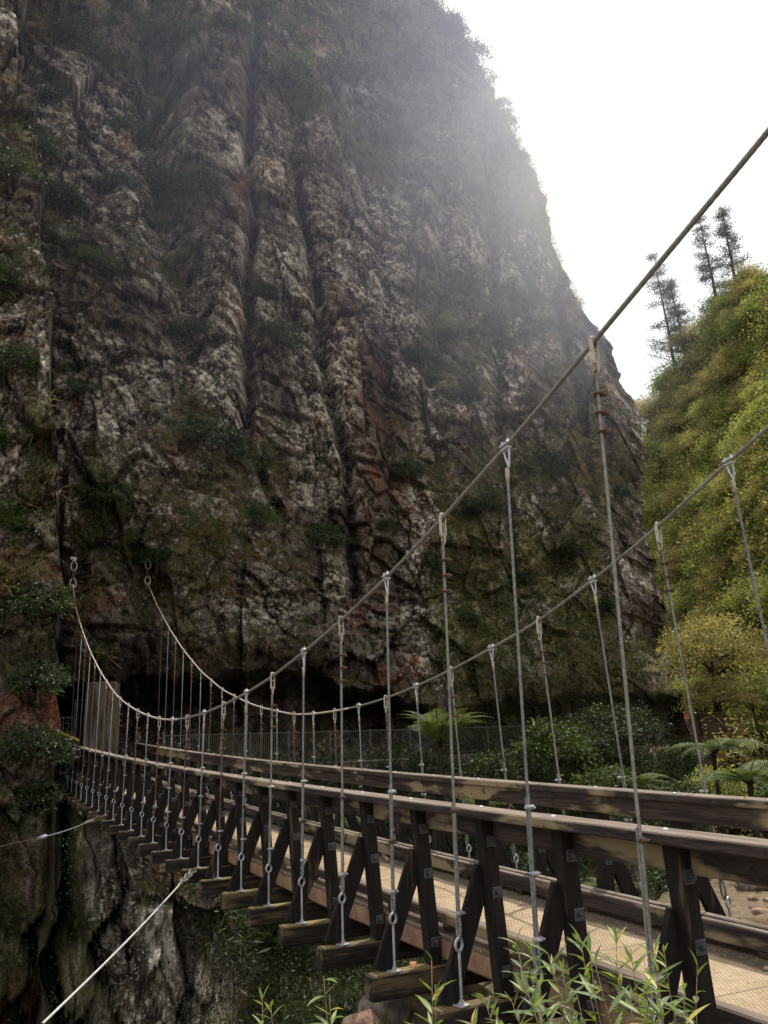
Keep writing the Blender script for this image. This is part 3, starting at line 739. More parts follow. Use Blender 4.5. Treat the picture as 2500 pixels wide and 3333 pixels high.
# near bank grass
wg = np.clip(GG_-.3, 0, 1)*((GR_ > -4) & (GR_ < 16) & (GF_ > 5) & (GF_ < 24))*np.gradient(GF_, axis=0)
gn = vnormals(GV_); gn = gn*np.sign(gn[..., 2:3])
P, N = sample_grid(GV_, gn, wg, 2600)
per = 12; k = np.repeat(np.arange(len(P)), per); n = len(k)
D = rnd_dirs(n)*.7+np.array([0, 0, .9])
tufts = [leaf_quads(P[k]+rng.normal(size=(n, 3))*np.array([.05, .05, .01]), D, rnd_dirs(n), .20*(.4+rng.random(n)), .010+0*k, colmix(n, (.035, .055, .015), (.14, .125, .05)), .05)]
P, N = sample_grid(GV_, gn, wg*(GZ_ < -1.0), 1500)
tufts.append(leaf_cover('c', P, N, 12, .28, .085, .035, (.016, .028, .010), (.06, .085, .022), 0., lift=.1))
join_leafs('bank_grass', tufts, 'grass', label='sparse grass and weeds on the stony near bank under the footbridge', cat='grass')

# the far hillside cover
hn = vnormals(HV_); s_ = np.sign((hn@(-Rh*.8-Fh*.6)))[..., None]; hn = hn*s_
hq = np.zeros(HV_.shape[:2]); rel = HV_-EYE; hF = rel@Fh; hR = rel@Rh; hq = hR/np.maximum(hF, 1)
hw = ((hq > .22) & (hq < .50) & (hF > 25)).astype(float)*(hh_[:, None] < 1.06)*(1-.93*HR_)
hw = hw*np.clip(hF/60, .3, 2)
P, N = sample_grid(HV_, hn, hw, 8000)
dk = rng.random(len(P)) < .48
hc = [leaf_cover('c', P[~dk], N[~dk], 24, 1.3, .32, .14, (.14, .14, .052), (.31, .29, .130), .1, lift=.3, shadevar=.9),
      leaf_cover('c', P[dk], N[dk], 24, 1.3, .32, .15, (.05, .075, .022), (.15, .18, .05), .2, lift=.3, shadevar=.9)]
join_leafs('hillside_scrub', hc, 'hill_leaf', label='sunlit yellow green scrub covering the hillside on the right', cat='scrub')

# ------------------------------------------------------------------ shrubs and trees
def plant(name, proto, loc, scale, rz, label, cat, group=None, tilt=None):
    """proto = (crown mesh, trunk mesh)"""
    r = empty(name, loc, rz); r.scale = (scale,)*3
    if tilt is not None: r.rotation_mode = 'QUATERNION'; r.rotation_quaternion = tilt
    a = mesh_obj('crown', proto[0], r); b = mesh_obj('trunk', proto[1], r)
    tag(r, label, cat, group); return r

DKG = ((.020, .034, .013), (.062, .084, .030)); GRN = ((.034, .060, .016), (.10, .14, .036)); YG = ((.13, .155, .050), (.29, .315, .135)); OLV = ((.135, .125, .050), (.31, .275, .130))
shrub_dark = [crown_with_wood('dark_shrub', dict(nclump=60, nleaf=42, rad=1., L=.13, Wd=.055, c1=DKG[0], c2=DKG[1], clump_r=.34, seed=s, ell=(1, 1, .85), droop=.1), -.75, .06) for s in (1, 2)]
shrub_green = [crown_with_wood('green_shrub', dict(nclump=58, nleaf=40, rad=1., L=.15, Wd=.065, c1=GRN[0], c2=GRN[1], clump_r=.32, seed=s, ell=(1, 1, .9)), -.75, .06) for s in (3, 4)]
tree_olive = [crown_with_wood('olive_tree', dict(nclump=140, nleaf=64, rad=1., L=.062, Wd=.028, c1=OLV[0], c2=OLV[1], clump_r=.27, seed=s, flat=.38, ell=(1.05, 1.05, .85), shell=.25), -1.05, .05, 6, mat='hill_leaf') for s in (5, 6)]
tree_yellow = [crown_with_wood('yellow_tree', dict(nclump=95, nleaf=64, rad=1., L=.075, Wd=.036, c1=YG[0], c2=YG[1], clump_r=.30, seed=s, flat=.5, ell=(1, 1, .9), shell=.4), -1.05, .06, 8, mat='hill_leaf') for s in (7, 8)]
tree_green = [crown_with_wood('green_tree', dict(nclump=95, nleaf=60, rad=1., L=.08, Wd=.04, c1=(.075, .10, .03), c2=(.22, .245, .07), clump_r=.30, seed=9, flat=.6, ell=(.95, .95, 1.), shell=.4), -1.1, .06, 8, mat='hill_leaf')]

def cliff_shrub(q, z, width, proto, label, group=None, out=.35, name='cliff_shrub'):
    p, n = on_cliff(q, z)
    if p is None: return
    r = width/2; pos = p+n*(r*out)+Vector((0, 0, .0))
    return plant(name, proto, pos, r*.92, random.uniform(0, 6.28), label, 'shrub', group)

NAMED = [
    (-.194, 12.97, 3.3, 0, 'largest dark rounded shrub growing mid face on the cliff, above the right cable anchor'),
    (-.072, 10.1, 2.1, 0, 'dark shrub tucked in the deep vertical crevice, lower middle of the cliff'),
    (-.341, 9.98, 1.8, 0, 'dark narrow shrub on the cliff above the left cable anchor'),
    (-.132, 18.9, 2.2, 0, 'dark bush in the long vertical crack, middle height of the cliff'),
    (-.101, 35.0, 3.0, 1, 'brightest green bush high on the cliff, right of the long vertical crack'),
    (-.205, 16.344, 0, 0, ''),
    (.205, 16.3, 2.6, 0, 'grey green bush on the right part of the cliff, left of the red oxide streak'),
    (.279, 15.3, 1.6, 0, 'small bush close to the right edge of the cliff, below the red oxide streak'),
    (.238, 28.4, .8, 1, 'tiny shrub sticking out from the right skyline edge of the cliff'),
    (-.468, 15.7, 1.7, 1, 'green shrub at the far left edge, highest of those on the left buttress'),
    (-.449, 12.3, 1.7, 0, 'dark shrub on the left buttress, second from its top'),
    (-.442, 7.95, 1.7, 1, 'green shrub halfway down the left buttress'),
    (-.417, 5.3, 2.0, 0, 'broad shrub on the left buttress beside the upper end of the left main cable'),
    (-.396, 3.4, 1.7, 0, 'shrub on the left buttress beside the steel picket gate'),
    (-.407, 1.95, 2.1, 0, 'shrub on the left buttress level with the far end of the handrail'),
    (-.393, .2, 1.5, 0, 'lowest shrub on the left buttress, under the far end of the footbridge'),
    (-.155, 9.9, 1.6, 1, 'green tufty shrub among brown grass, above the middle of the cave lip'),
    (-.27, 8.3, 1.5, 0, 'small dark shrub on the cliff between the two cable anchors'),
    (.265, 30.2, .7, 0, ''),
]
for q, z, w, kind, lab in NAMED:
    if lab: cliff_shrub(q, z, w, (shrub_dark, shrub_green)[kind][random.randint(0, 1)], lab)
for q, z, w in [(.178, 42.4, 2.2), (.140, 43.6, 2.4), (.112, 45.2, 2.4), (.171, 38.9, 1.6), (.205, 37.2, 1.2), (.155, 42.7, 2.0), (.09, 47.4, 2.2), (.185, 40.5, 1.4), (.125, 44.6, 1.8)]:
    cliff_shrub(q-.012, z, w, shrub_dark[random.randint(0, 1)], 'hazy shrub on the upper skyline edge of the cliff against the white sky', 'skyline shrubs of the cliff', .5)
for q, z, w in [(-.411, 33.3, 2.6), (-.376, 32.3, 1.8), (-.458, 25.3, 1.9), (-.268, 34.2, 2.7), (-.269, 27.1, 2.1), (-.224, 25.5, 2.1), (-.15, 21.7, 1.3), (-.232, 18.2, 1.8), (-.414, 23.2, 2.2), (-.341, 24.6, 1.9), (-.33, 29, 2.2), (-.36, 20, 1.6), (-.48, 29, 2.4), (-.49, 20, 2.), (-.30, 36, 2.4), (-.19, 37, 2.), (-.05, 38, 2.6), (0., 40, 3.), (.05, 42, 2.8), (.03, 35, 2.2), (-.16, 40, 2.2), (-.38, 14, 1.3), (-.47, 10, 1.6)]:
    cliff_shrub(q, z, w, (shrub_dark if random.random() < .7 else shrub_green)[random.randint(0, 1)], 'small dull green shrub clinging to the shaded upper cliff face', 'shrubs clinging to the upper cliff')
for q, z, w in [(.03, 14, 1.8), (.06, 9.5, 1.6), (.12, 13, 2.), (.10, 19, 2.), (.16, 9, 1.7), (.09, 6.8, 1.4), (.21, 11, 1.8), (.14, 24, 2.), (.045, 21, 1.6), (.18, 19.5, 1.5), (.25, 8, 1.4), (.0, 11, 1.2)]:
    cliff_shrub(q, z, w, shrub_dark[random.randint(0, 1)], 'small shrub on the mossy lower right cliff face, behind the bridge hangers', 'shrubs on the mossy right cliff face', .15)

# hillside trees: the largest visible canopies
def on_hill(q, F0=None, z=None):
    d = Vector((Rh[0]*q+Fh[0], Rh[1]*q+Fh[1], 0)).normalized()
    hit, n, i, dist = hill_bvh.ray_cast(Vector((EYE[0], EYE[1], z)), d); return hit
cnt = 0
tops = []; hflat = HV_.reshape(-1, 3); hrock = HR_.ravel()
for t in range(2600):
    if cnt >= 230: break
    q = .285+.20*rng.random(); z = 1.5+70*rng.random()**1.15
    h = on_hill(q, z=z)
    if h is None or (z < 9 and random.random() < .75): continue
    if hrock[np.argmin(((hflat-np.array(h))**2).sum(1))] > .5 and random.random() < .85: continue
    dist = (Vector((h.x, h.y, 0))-Vector((EYE[0], EYE[1], 0))).length
    r = (1.1+1.5*rng.random())*max(.6, dist/75)
    if any((h-o).length < (r+ro)*.62 for o, ro in tops): continue
    tops.append((h, r)); cnt += 1
    up = z/dist
    x = rng.random()
    pr_, lab, grp = (tree_olive[cnt % 2], 'olive brown feathery tree in the dense growth on the sunlit right hillside', 'olive hillside trees') if x < .50 else \
        (tree_yellow[cnt % 2], 'yellow green bushy tree in the dense growth on the sunlit right hillside', 'yellow green hillside trees') if x < .76 else \
        (tree_green[0], 'mid green rounded tree in the dense growth on the sunlit right hillside', 'mid green hillside trees')
    plant('hillside_tree', pr_, h+Vector((0, 0, r*.55)), r, random.uniform(0, 6.28), lab, 'tree', grp)
p = Vector(W(17.3, 47., 5.6)); plant('spreading_tree', tree_olive[0], p, 3.0, 1., 'large domed olive brown tree at the right hill foot, beside the cliff nose', 'tree')
p = Vector(W(17.0, 45.6, 3.2)); plant('spreading_tree', tree_olive[1], p, 1.7, 2., 'lower olive bush hiding the trunk of the large domed tree', 'tree')
p = Vector(W(19.2, 47.0, 3.0)); plant('spreading_tree', tree_green[0], p, 1.5, 3., 'mid green bush right of the lower olive bush, above the bare rock', 'tree')
p = Vector(W(17.2, 50., 3.2)); plant('spreading_tree', tree_yellow[0], p, 1.9, 4., 'yellow lit bush directly behind the bright end of the walkway fence', 'tree')
p = Vector(W(21.5, 46., 8.2)); plant('spreading_tree', tree_green[0], p, 2.2, 5., 'pale grey green tree right of the large domed tree on the hill foot', 'tree')

# pines on the ridge
def pine(h, loc, lab, lean, seed, fr=.2):
    r = random.Random(seed); t = empty('pine_tree', loc)
    b = MB(); n = 9; pts = [Vector((lean*(i/n)**1.2*h*.08+.05*math.sin(i*1.7), 0, h*i/n)) for i in range(n+1)]
    b.tube(pts, [.26*(1-i/n)+.03 for i in range(n+1)], 7)
    VV, FF, CC, bb = [], [], [], 0
    z = h*fr
    while z < h*.99:
        f = z/h; bl_ = h*.17*(1-f)**.55*r.uniform(.5, 1.2)+.3
        for k in range(r.randint(2, 4)):
            a = r.uniform(0, 6.28); base = Vector(np.array([np.interp(z, [q.z for q in pts], [q.x for q in pts]), 0, z]))
            tip = base+Vector((math.cos(a)*bl_, math.sin(a)*bl_, bl_*r.uniform(-.15, .25)))
            b.tube([base, base.lerp(tip, .5)+Vector((0, 0, -.05)), tip], [.06*(1-f)+.02, .04*(1-f)+.015, .012], 4)
            m = r.randint(3, 5)
            for j in range(m):
                c = np.array(base.lerp(tip, .35+.65*j/m)); nl = 27
                P = c+rng.normal(size=(nl, 3))*np.array([.40, .40, .16])
                V, F, C = leaf_quads(P, rnd_dirs(nl)+np.array([0, 0, .3]), rnd_dirs(nl), .34*(.6+.8*rng.random(nl)), .085+0*P[:, 0], colmix(nl, (.045, .06, .045), (.11, .13, .09)))
                VV.append(V); FF.append(F+bb); CC.append(C); bb += len(V)
        z += h*r.uniform(.035, .075)
    mesh_obj('crown', np_mesh('pine_crown', np.concatenate(VV), np.concatenate(FF), M['leaf'], np.concatenate(CC)), t)
    b.obj('trunk', M['bark'], t, smooth=True)
    tag(t, lab, 'pine tree'); return t
def ridge_spot(px_q, drop=0):
    rel = HV_[:150]-EYE; i = hh_[:150].searchsorted(1.)-1
    q = (rel[i]@Rh)/(rel[i]@Fh); j = np.argmin(np.abs(q-px_q)); return Vector(HV_[i, j])
for q, h, lean, lab, sd, dz in [(.368, 22., -1., 'tallest lone pine on the ridge, left of the pair, behind the thick main cable', 3, -5.), (.384, 14., -1.2, 'shorter pine leaning beside the tallest lone pine on the ridge', 4, -3.2),
                            (.436, 16., -1.2, 'left pine of the pair standing highest on the ridge', 5, -3.5), (.458, 15., -.6, 'right pine of the pair standing highest on the ridge', 6, -3.5)]:
    s = ridge_spot(q); pine(h, s+Vector((0, 0, dz)), lab, lean, sd)

# tree ferns
def frond_mesh(L, seed):
    r = random.Random(seed); b = 24; ts = np.linspace(0, 1, b)
    x = L*(ts-.16*ts**3); z = L*(.52*ts-.78*ts**2.1)
    V, F, C = [], [], []
    Pb = np.stack([x, 0*x, z], -1); Dd = np.gradient(Pb, axis=0); Dd /= np.linalg.norm(Dd, axis=1)[:, None]
    P = []; D = []; Ls = []
    for i in range(3, b):
        f = ts[i]; l = L*.30*math.sin(PI*min(1, .12+.9*f)**.8)*(1.02-f*.55)
        for s in (-1, 1):
            d0 = np.array([Dd[i, 0]*.45, s, Dd[i, 2]*.45-.22]); d0 = d0/np.linalg.norm(d0)
            m = 8
            for j in range(m):      # pinnules
                g = (j+.6)/m
                for s2 in (-1, 1):
                    P.append(Pb[i]+d0*l*g); e = Dd[i]*s2*.9+d0*.55; D.append(e); Ls.append(l*.22*(1.05-g*.75))
    P = np.array(P); D = np.array(D); Ls = np.array(Ls); n = len(P)
    V, F, C = leaf_quads(P, D, np.tile([0, 0, 1.], (n, 1))+rng.normal(size=(n, 3))*.12, Ls, Ls*.55, colmix(n, (.075, .115, .030), (.20, .245, .085)), .08)
    nv = len(V); rw = np.linspace(.016, .003, b)*L
    RV = np.concatenate([Pb+np.array([0, 1, 0])*rw[:, None], Pb-np.array([0, 1, 0])*rw[:, None], Pb-np.array([0, 0, 1])*rw[:, None]]); RF = []
    for i in range(b-1):
        for o1, o2 in ((0, b), (b, 2*b), (2*b, 0)):
            RF += [(nv+o1+i, nv+o1+i+1, nv+o2+i+1), (nv+o1+i, nv+o2+i+1, nv+o2+i)]
    V = np.concatenate([V, RV]); F = np.concatenate([F, np.array(RF)]); C = np.concatenate([C, np.tile([.03, .022, .012, 1.], (len(RV), 1))])
    return np_mesh('frond', V, F, M['leaf'], C), Pb
FR_ = [frond_mesh(1., 1), frond_mesh(1., 2)]
def tree_fern(loc, hgt, L, n, lab, seed, up=.0, name='tree_fern', bright=False):
    r = random.Random(seed); t = empty(name, loc)
    if hgt > .2:
        b = MB(); b.tube([(0, 0, -.3), (.03, .02, hgt*.4), (-.02, .0, hgt*.8), (0, 0, hgt)], [.10, .075, .065, .085], 9); b.obj('trunk', M['fern_trunk'], t, smooth=True)
    for i in range(n):
        f = mesh_obj('frond', FR_[i % 2][0], t, (0, 0, hgt)); a = 2*PI*i/n+r.uniform(-.2, .2)
        f.rotation_euler = (r.uniform(-.15, .15), r.uniform(-.35, .12)-up, a); f.scale = (L*r.uniform(.8, 1.1),)*3
    tag(t, lab, 'tree fern' if hgt > .2 else 'fern'); return t
tree_fern(Vector(W(1.45, 27, -.6)), 2.0, 2.35, 16, 'dark tree fern in front of the walkway fence, left of the glossy shrub', 1, .62)
tree_fern(Vector(W(10.7, 30, -2.1)), 3.0, 2.2, 16, 'taller tree fern with slim dark trunk at right, under the end of the walkway', 2, .05)
tree_fern(Vector(W(10.2, 26, -1.9)), 2.0, 2.0, 16, 'bright tree fern at the right edge, just above the far handrail', 3, .15)
tree_fern(Vector(W(8.2, 31, -1.4)), 1.2, 1.7, 13, 'small tree fern between the taller tree fern and the walkway slope', 8, .1)
for R, F, z, L, s, lab in [(.3, 22, -.15, 1.2, 4, 'low fern just behind the far handrail, left of the dark tree fern'), (2.4, 25, -.2, 1.3, 5, 'low fern at the foot of the dark tree fern, on its right'), (-1.5, 24, -.5, 1.2, 6, 'low fern seen through the gap under the far handrail, left of centre'), (4.0, 17.5, -1.2, 1.0, 7, 'low fern below deck level beyond the far posts, right of centre')]:
    tree_fern(Vector(W(R, F, z)), 0, L, 11, lab, s, .15, 'ground_fern')
# shrubs along the far bank
for R, F, z, r, pr_, lab in [(6.4, 35.5, 1.15, 1.45, shrub_green[0], 'large glossy green shrub standing in front of the walkway fence'),
    (9.3, 39.5, 1.75, 1.5, shrub_dark[0], 'dark leafy shrub beyond the fence, right of the glossy green shrub'),
    (8.0, 37.5, 1.1, 1.2, shrub_dark[1], 'dark shrub overlapping the fence between the glossy shrub and its right neighbour'),
    (7.2, 31, -.3, 1.1, shrub_green[1], 'green bush low on the slope under the glossy shrub'),
    (8.9, 28, -.6, 1.0, shrub_dark[1], 'dark blue green bush just above the far handrail, right of centre'),
    (3.6, 34, .3, 1.1, shrub_dark[0], 'dark bush on the slope left of the glossy green shrub'),
    (-.2, 35, .25, .9, shrub_dark[1], 'low dark bush at the right end of the pale concrete wall'),
    (12.5, 35, -.6, 1.3, tree_yellow[0], 'yellow green bush under the bright end of the walkway'),
    (13.2, 31, -1.2, 1.3, shrub_green[0], 'green bush between the two right hand tree ferns'),
    (10.0, 20, -1.2, .9, shrub_green[1], 'bush seen between the rails at right, beside the stony bank'),
    (6.3, 20, -1.4, .9, shrub_dark[0], 'dark bush seen under the far handrail, left of the stony bank'),
    (3.2, 22, -1.8, 1.1, shrub_dark[1], 'dark bush filling the gap below the far handrail at centre'),
    (-2.6, 26, -2.4, 1.2, shrub_dark[0], 'dark bush in the gorge right of the pale rock spur'),
    (-3.9, 22.4, -.75, .55, shrub_green[0], 'bright green grassy clump on top of the rock spur'),
    (-5.6, 22.6, -.3, .7, shrub_dark[1], 'dark bush on the rock spur under the middle transoms'),
    (-.6, 15, -2.6, .8, shrub_dark[1], 'dark leafy bush in the gorge below the near transom ends'),
    (-1.6, 18, -3.6, 1.0, shrub_dark[0], 'dark bush deep in the gorge between the spur and near bank'),
    (.6, 13.2, -1.9, .55, shrub_green[1], 'small green bush on the steep edge of the near bank'),
    (11.6, 43.6, 2.0, 1.3, shrub_dark[0], 'dark shrub filling the undercut behind the fence, under the cliff nose'),
    (4.4, 42.0, 1.7, .9, shrub_dark[0], 'small dark shrub inside the undercut, behind the fence right of the tree fern')]:
    plant('bank_shrub', pr_, W(R, F, z), r, R*1.7+F, lab, 'shrub')

# ------------------------------------------------------------------ walkway, fence, pillar, gates
FQ = [(-7.3, 28.6), (-5.4, 31.6), (-3.6, 34.2), (.1, 37.4), (4.2, 39.9), (7.6, 41.8), (10.4, 43.6), (12.9, 45.6)]
def along(pts, step):
    p = np.array(pts); d = np.concatenate([[0], np.cumsum(np.linalg.norm(np.diff(p, axis=0), axis=1))]); t = np.linspace(0, d[-1], int(d[-1]/step)+1)
    return np.stack([np.interp(t, d, p[:, k]) for k in range(2)], -1)
b = MB(); ap = along(FQ, .6)
oL = [W(r+.10, f-.2, .90) for r, f in ap]; oR = [W(r-.75, f+1.3, .90) for r, f in ap]; oD = [W(r+.10, f-.2, .45) for r, f in ap]; m = len(ap)
b.add(oL+oR+oD, [(i, i+1, m+i+1, m+i) for i in range(m-1)]+[(2*m+i, 2*m+i+1, i+1, i) for i in range(m-1)])
tag(b.obj('walkway', M['concrete']), kind='structure')
fz0 = .92
fence = empty('walkway_fence', W(.1, 37.4, fz0)); base = Vector(fence.location)
tag(fence, 'long grey steel picket fence along the walkway at the cliff foot', 'fence')
fp = along(FQ, 2.0)
bp = MB(); bp.bar((0, 0, 0), (0, 0, 1.16), .06, .06, (0, 1, 0)); pm = bp.mesh('fence_post', M['fence'])
for r, f in fp: mesh_obj('fence_post', pm, fence, Vector(W(r, f, fz0))-base)
for i in range(len(fp)-1):
    b = MB(); A = Vector(W(*fp[i], fz0)); B = Vector(W(*fp[i+1], fz0)); o = A-base
    for z in (.10, 1.10): b.bar(Vector((0, 0, z)), B-A+Vector((0, 0, z)), .035, .035)
    nb = int((B-A).length/.105)
    for j in range(1, nb): q = (B-A)*(j/nb); b.bar(q+Vector((0, 0, .1)), q+Vector((0, 0, 1.1)), .016, .016, (0, 1, 0), .003)
    b.obj('fence_panel', M['fence'], fence, o)
b = MB(); c = Vector(W(-.75, 35.6, .55)); ax = Vector((Rh[0]*.78+Fh[0]*.62, Rh[1]*.78+Fh[1]*.62, 0))
b.bar(c-ax*1.6, c+ax*1.5, .5, .55, ch=.02); b.bar(c-ax*1.7+Vector((0, 0, .3)), c+ax*1.6+Vector((0, 0, .3)), .62, .07, ch=.01)
tag(b.obj('retaining_wall', M['concrete']), 'low pale concrete wall block under the fence, behind the far handrail', 'wall')

b = MB(); c0 = Vector(W(-9.52, 28.9, .2)); axp = Vector((Rh[0], Rh[1], 0)); w0, w1 = .99, .90
vs = []; dp = Vector((Fh[0], Fh[1], 0))
for z, w in ((0, w0), (3.55, w1)):
    for sx, sy in ((-1, 0), (1, 0), (1, 1), (-1, 1)): vs.append(c0+axp*sx*w/2+dp*sy*.7+Vector((0, 0, z)))
for sx, sy in ((-1, 0), (1, 0), (1, 1), (-1, 1)): vs.append(c0+axp*sx*(w1/2-.04)+dp*(.04+sy*.62)+Vector((0, 0, 3.62)))
b.add(vs, [(0, 1, 5, 4), (1, 2, 6, 5), (2, 3, 7, 6), (3, 0, 4, 7), (4, 5, 9, 8), (5, 6, 10, 9), (6, 7, 11, 10), (7, 4, 8, 11), (8, 9, 10, 11)])
tag(b.obj('concrete_pillar', M['concrete']), 'tall stained concrete pillar at the tunnel mouth by the far end of the bridge', 'pillar')

def picket_gate(name, A, B, z0, z1, lab, cat, gap=.14, th=.028):
    A = Vector(A); B = Vector(B); t = empty(name, A); L = (B-A)
    f = MB()
    f.bar((0, 0, z0), (0, 0, z1), .05, .05, (0, 1, 0)); f.bar(L+Vector((0, 0, z0)), L+Vector((0, 0, z1)), .05, .05, (0, 1, 0))
    for z in (z0+.15, z1-.03): f.bar(Vector((0, 0, z)), L+Vector((0, 0, z)), .04, .045)
    f.obj('frame', M['fence'], t); b = MB(); n = int(L.length/gap)
    for j in range(1, n): q = L*(j/n); b.bar(q+Vector((0, 0, z0)), q+Vector((0, 0, z1)), th, th, (0, 1, 0), .004)
    b.obj('picket_bars', M['fence'], t); tag(t, lab, cat); return t
picket_gate('picket_gate', W(-10.55, 29.6, 0), W(-9.75, 29.3, 0), .8, 3.3, 'tall steel picket gate left of the concrete pillar', 'gate')
picket_gate('picket_gate', W(-11.0, 29.4, 0), W(-10.58, 29.62, 0), .8, 2.75, 'shorter steel picket section at the left end of the tall gate', 'gate')
picket_gate('tunnel_grille', W(-4.55, 40.2, 0), W(-3.85, 40.4, 0), .9, 3.7, 'dim steel grille inside the dark cave behind the fence', 'grille', .16)
for i, (A, B, lab) in enumerate([(W(-10.0, 27.0, 2.2), W(-9.55, 27.3, 1.95), 'yellow sloping bar at the left buttress by the far end of the bridge'), (W(-8.75, 28.9, 1.28), W(-8.15, 29.0, 1.32), 'short yellow bar between the pillar and the far handrail')]):
    b = MB(); b.bar(A, B, .05, .07); tag(b.obj('yellow_bar', M['yellow']), lab, 'bar')

# ------------------------------------------------------------------ the suspension footbridge
bridge = empty('footbridge', (0, 0, 0)); tag(bridge, 'timber decked cable suspension footbridge spanning the gorge to the cliff', 'bridge')
U0 = 5.61; I0, I1 = -5, 22; YE = 28.65
UN = {-2: 3.72, -1: 4.70, -3: 2.2, -4: 1.2, -5: .2}
UI = lambda i: UN.get(i, U0+i)
us = [UI(i) for i in range(I0, I1+1)]

def sweep_plank(b, x, zc, w, h, y0, y1, ch=.008, wig=.004, seed=0, step=.25):
    """rectangular plank following the camber"""
    n = max(2, int((y1-y0)/step)+1); ys = np.linspace(y0, y1, n); r = random.Random(seed*97+int(y0*10))
    a, c, k = w/2, h/2, ch
    pr = [(-a+k, -c), (a-k, -c), (a, -c+k), (a, c-k), (a-k, c), (-a+k, c), (-a, c-k), (-a, -c+k)]
    vs = []
    for y in ys:
        j = [(r.uniform(-wig, wig)) for _ in range(2)]
        for px, pz in pr: vs.append((x+px+j[0]*.5, y, zc+camber(y)+pz+j[1]*.4))
    fs = [tuple(range(7, -1, -1)), tuple(range((n-1)*8, n*8))]
    for i in range(n-1):
        for q in range(8): fs.append((i*8+q, i*8+(q+1) % 8, i*8+8+(q+1) % 8, i*8+8+q))
    b.add(vs, fs)

def planks(x, zc, w, h, seed, y0=-.2, y1=YE, L=3.9, **kw):
    b = MB(); y = y0+random.Random(seed).uniform(-L*.7, 0)
    while y < y1:
        a = max(y0, y); e = min(y1, y+L)
        if e-a > .05: sweep_plank(b, x+random.Random(seed*7+int(y*3)).uniform(-.006, .006), zc, w, h, a, e-.005, seed=seed, **kw)
        y += L
    return b
near_rail = planks(.20, 1.22, .20, .062, 1).obj('handrail', M['wood_y'], bridge)
far_rail = planks(2.10, 1.212, .20, .060, 2).obj('handrail', M['wood_y'], bridge)
planks(.333, 1.105, .045, .160, 3).obj('rail_board', M['wood_y'], bridge)
planks(2.062, 1.105, .045, .150, 4).obj('rail_board', M['wood_y'], bridge)
planks(.52, .318, .095, .095, 5, ch=.012).obj('kerb', M['wood_y'], bridge)
planks(1.905, .325, .07, .135, 6).obj('kerb', M['wood_y'], bridge)
planks(1.992, .330, .075, .145, 7).obj('kerb', M['wood_y'], bridge)
planks(.462, .115, .10, .165, 8, ch=.02, wig=.008).obj('side_beam', M['wood_beam'], bridge)
planks(1.96, .115, .10, .165, 9).obj('side_beam', M['wood_beam'], bridge)
planks(.95, .10, .09, .17, 10).obj('deck_joist', M['wood_y'], bridge); planks(1.47, .10, .09, .17, 11).obj('deck_joist', M['wood_y'], bridge)
# deck surface
ys = np.arange(-.2, YE, .1); xs = np.linspace(.405, 2.02, 34); X, Y = np.meshgrid(xs, ys)
Zd = .214+camber(Y)+.006*(fbm(X/.25, Y/.25, 501, 3)-.5)+.012*np.maximum(sstep(.72, .5, X), sstep(1.6, 1.85, X))*fbm(X/.07, Y/.07, 503, 3)
top = np.stack([X, Y, Zd], -1).reshape(-1, 3); nr, nc = X.shape
rim = [(x, y, .2+camber(y)-.004) for y in ys for x in (xs[0], xs[-1])]
V = np.concatenate([top, np.array(rim)]); fs = grid_faces(nr, nc).tolist(); nb = nr*nc
for i in range(nr-1): fs.append([i*nc, (i+1)*nc, nb+2*(i+1), nb+2*i]); fs.append([(i+1)*nc+nc-1, i*nc+nc-1, nb+2*i+1, nb+2*(i+1)+1])
mesh_obj('deck', np_mesh('deck', V, fs, M['deck'], smooth=False), bridge)

# one of each timber frame piece, then copies
b = MB(); b.bar((-.22, 0, -.09), (2.76, 0, -.09), .135, .18, ch=.012); transom = b.obj('transom', M['wood_x'], bridge)
b = MB(); b.bar((.265, 0, 1.19), (.355, 0, .004), .108, .108, (1, 0, 0), .008); post_n = b.obj('post', M['wood_z'], bridge)
b = MB(); b.bar((2.142, 0, 1.182), (2.128, 0, .004), .118, .118, (1, 0, 0), .008); post_f = b.obj('post', M['wood_z'], bridge)
b = MB(); b.bar((-.085, .036, .004), (.268, .036, .845), .046, .145, (1, 0, 0), .006); brace_n = b.obj('brace', M['wood_z'], bridge)
b = MB(); b.bar((2.585, .036, .004), (2.17, .036, .82), .046, .145, (1, 0, 0), .006); brace_f = b.obj('brace', M['wood_z'], bridge)
b = MB(); b.bar((.475, 0, .245), (.565, 0, .245), .10, .055); block = b.obj('kerb_block', M['wood_y'], bridge)
b = MB(); b.bar((1.875, 0, .24), (2.03, 0, .24), .10, .04); block2 = b.obj('kerb_block', M['wood_y'], bridge)
def plate_mesh():
    b = MB(); b.bar((0, 0, 0), (0, -.008, 0), .075, .075, ch=.003); b.cyl((0, -.008, 0), (0, -.026, 0), .016, 6); b.cyl((0, -.026, 0), (0, -.036, 0), .009, 8); return b.mesh('bolt_plate', M['dark_steel'])
PLT = plate_mesh()
b = MB()
for i in range(6): 
    pass
b.tube([(0, 0, 0), (0, 0, .004), (0, 0, .009), (0, 0, .0115)], [.022, .021, .014, .004], 12); BH = b.mesh('bolt_head', M['galv'], True)
def post_x(z): return .352+(.262-.352)*z/1.19
first = True
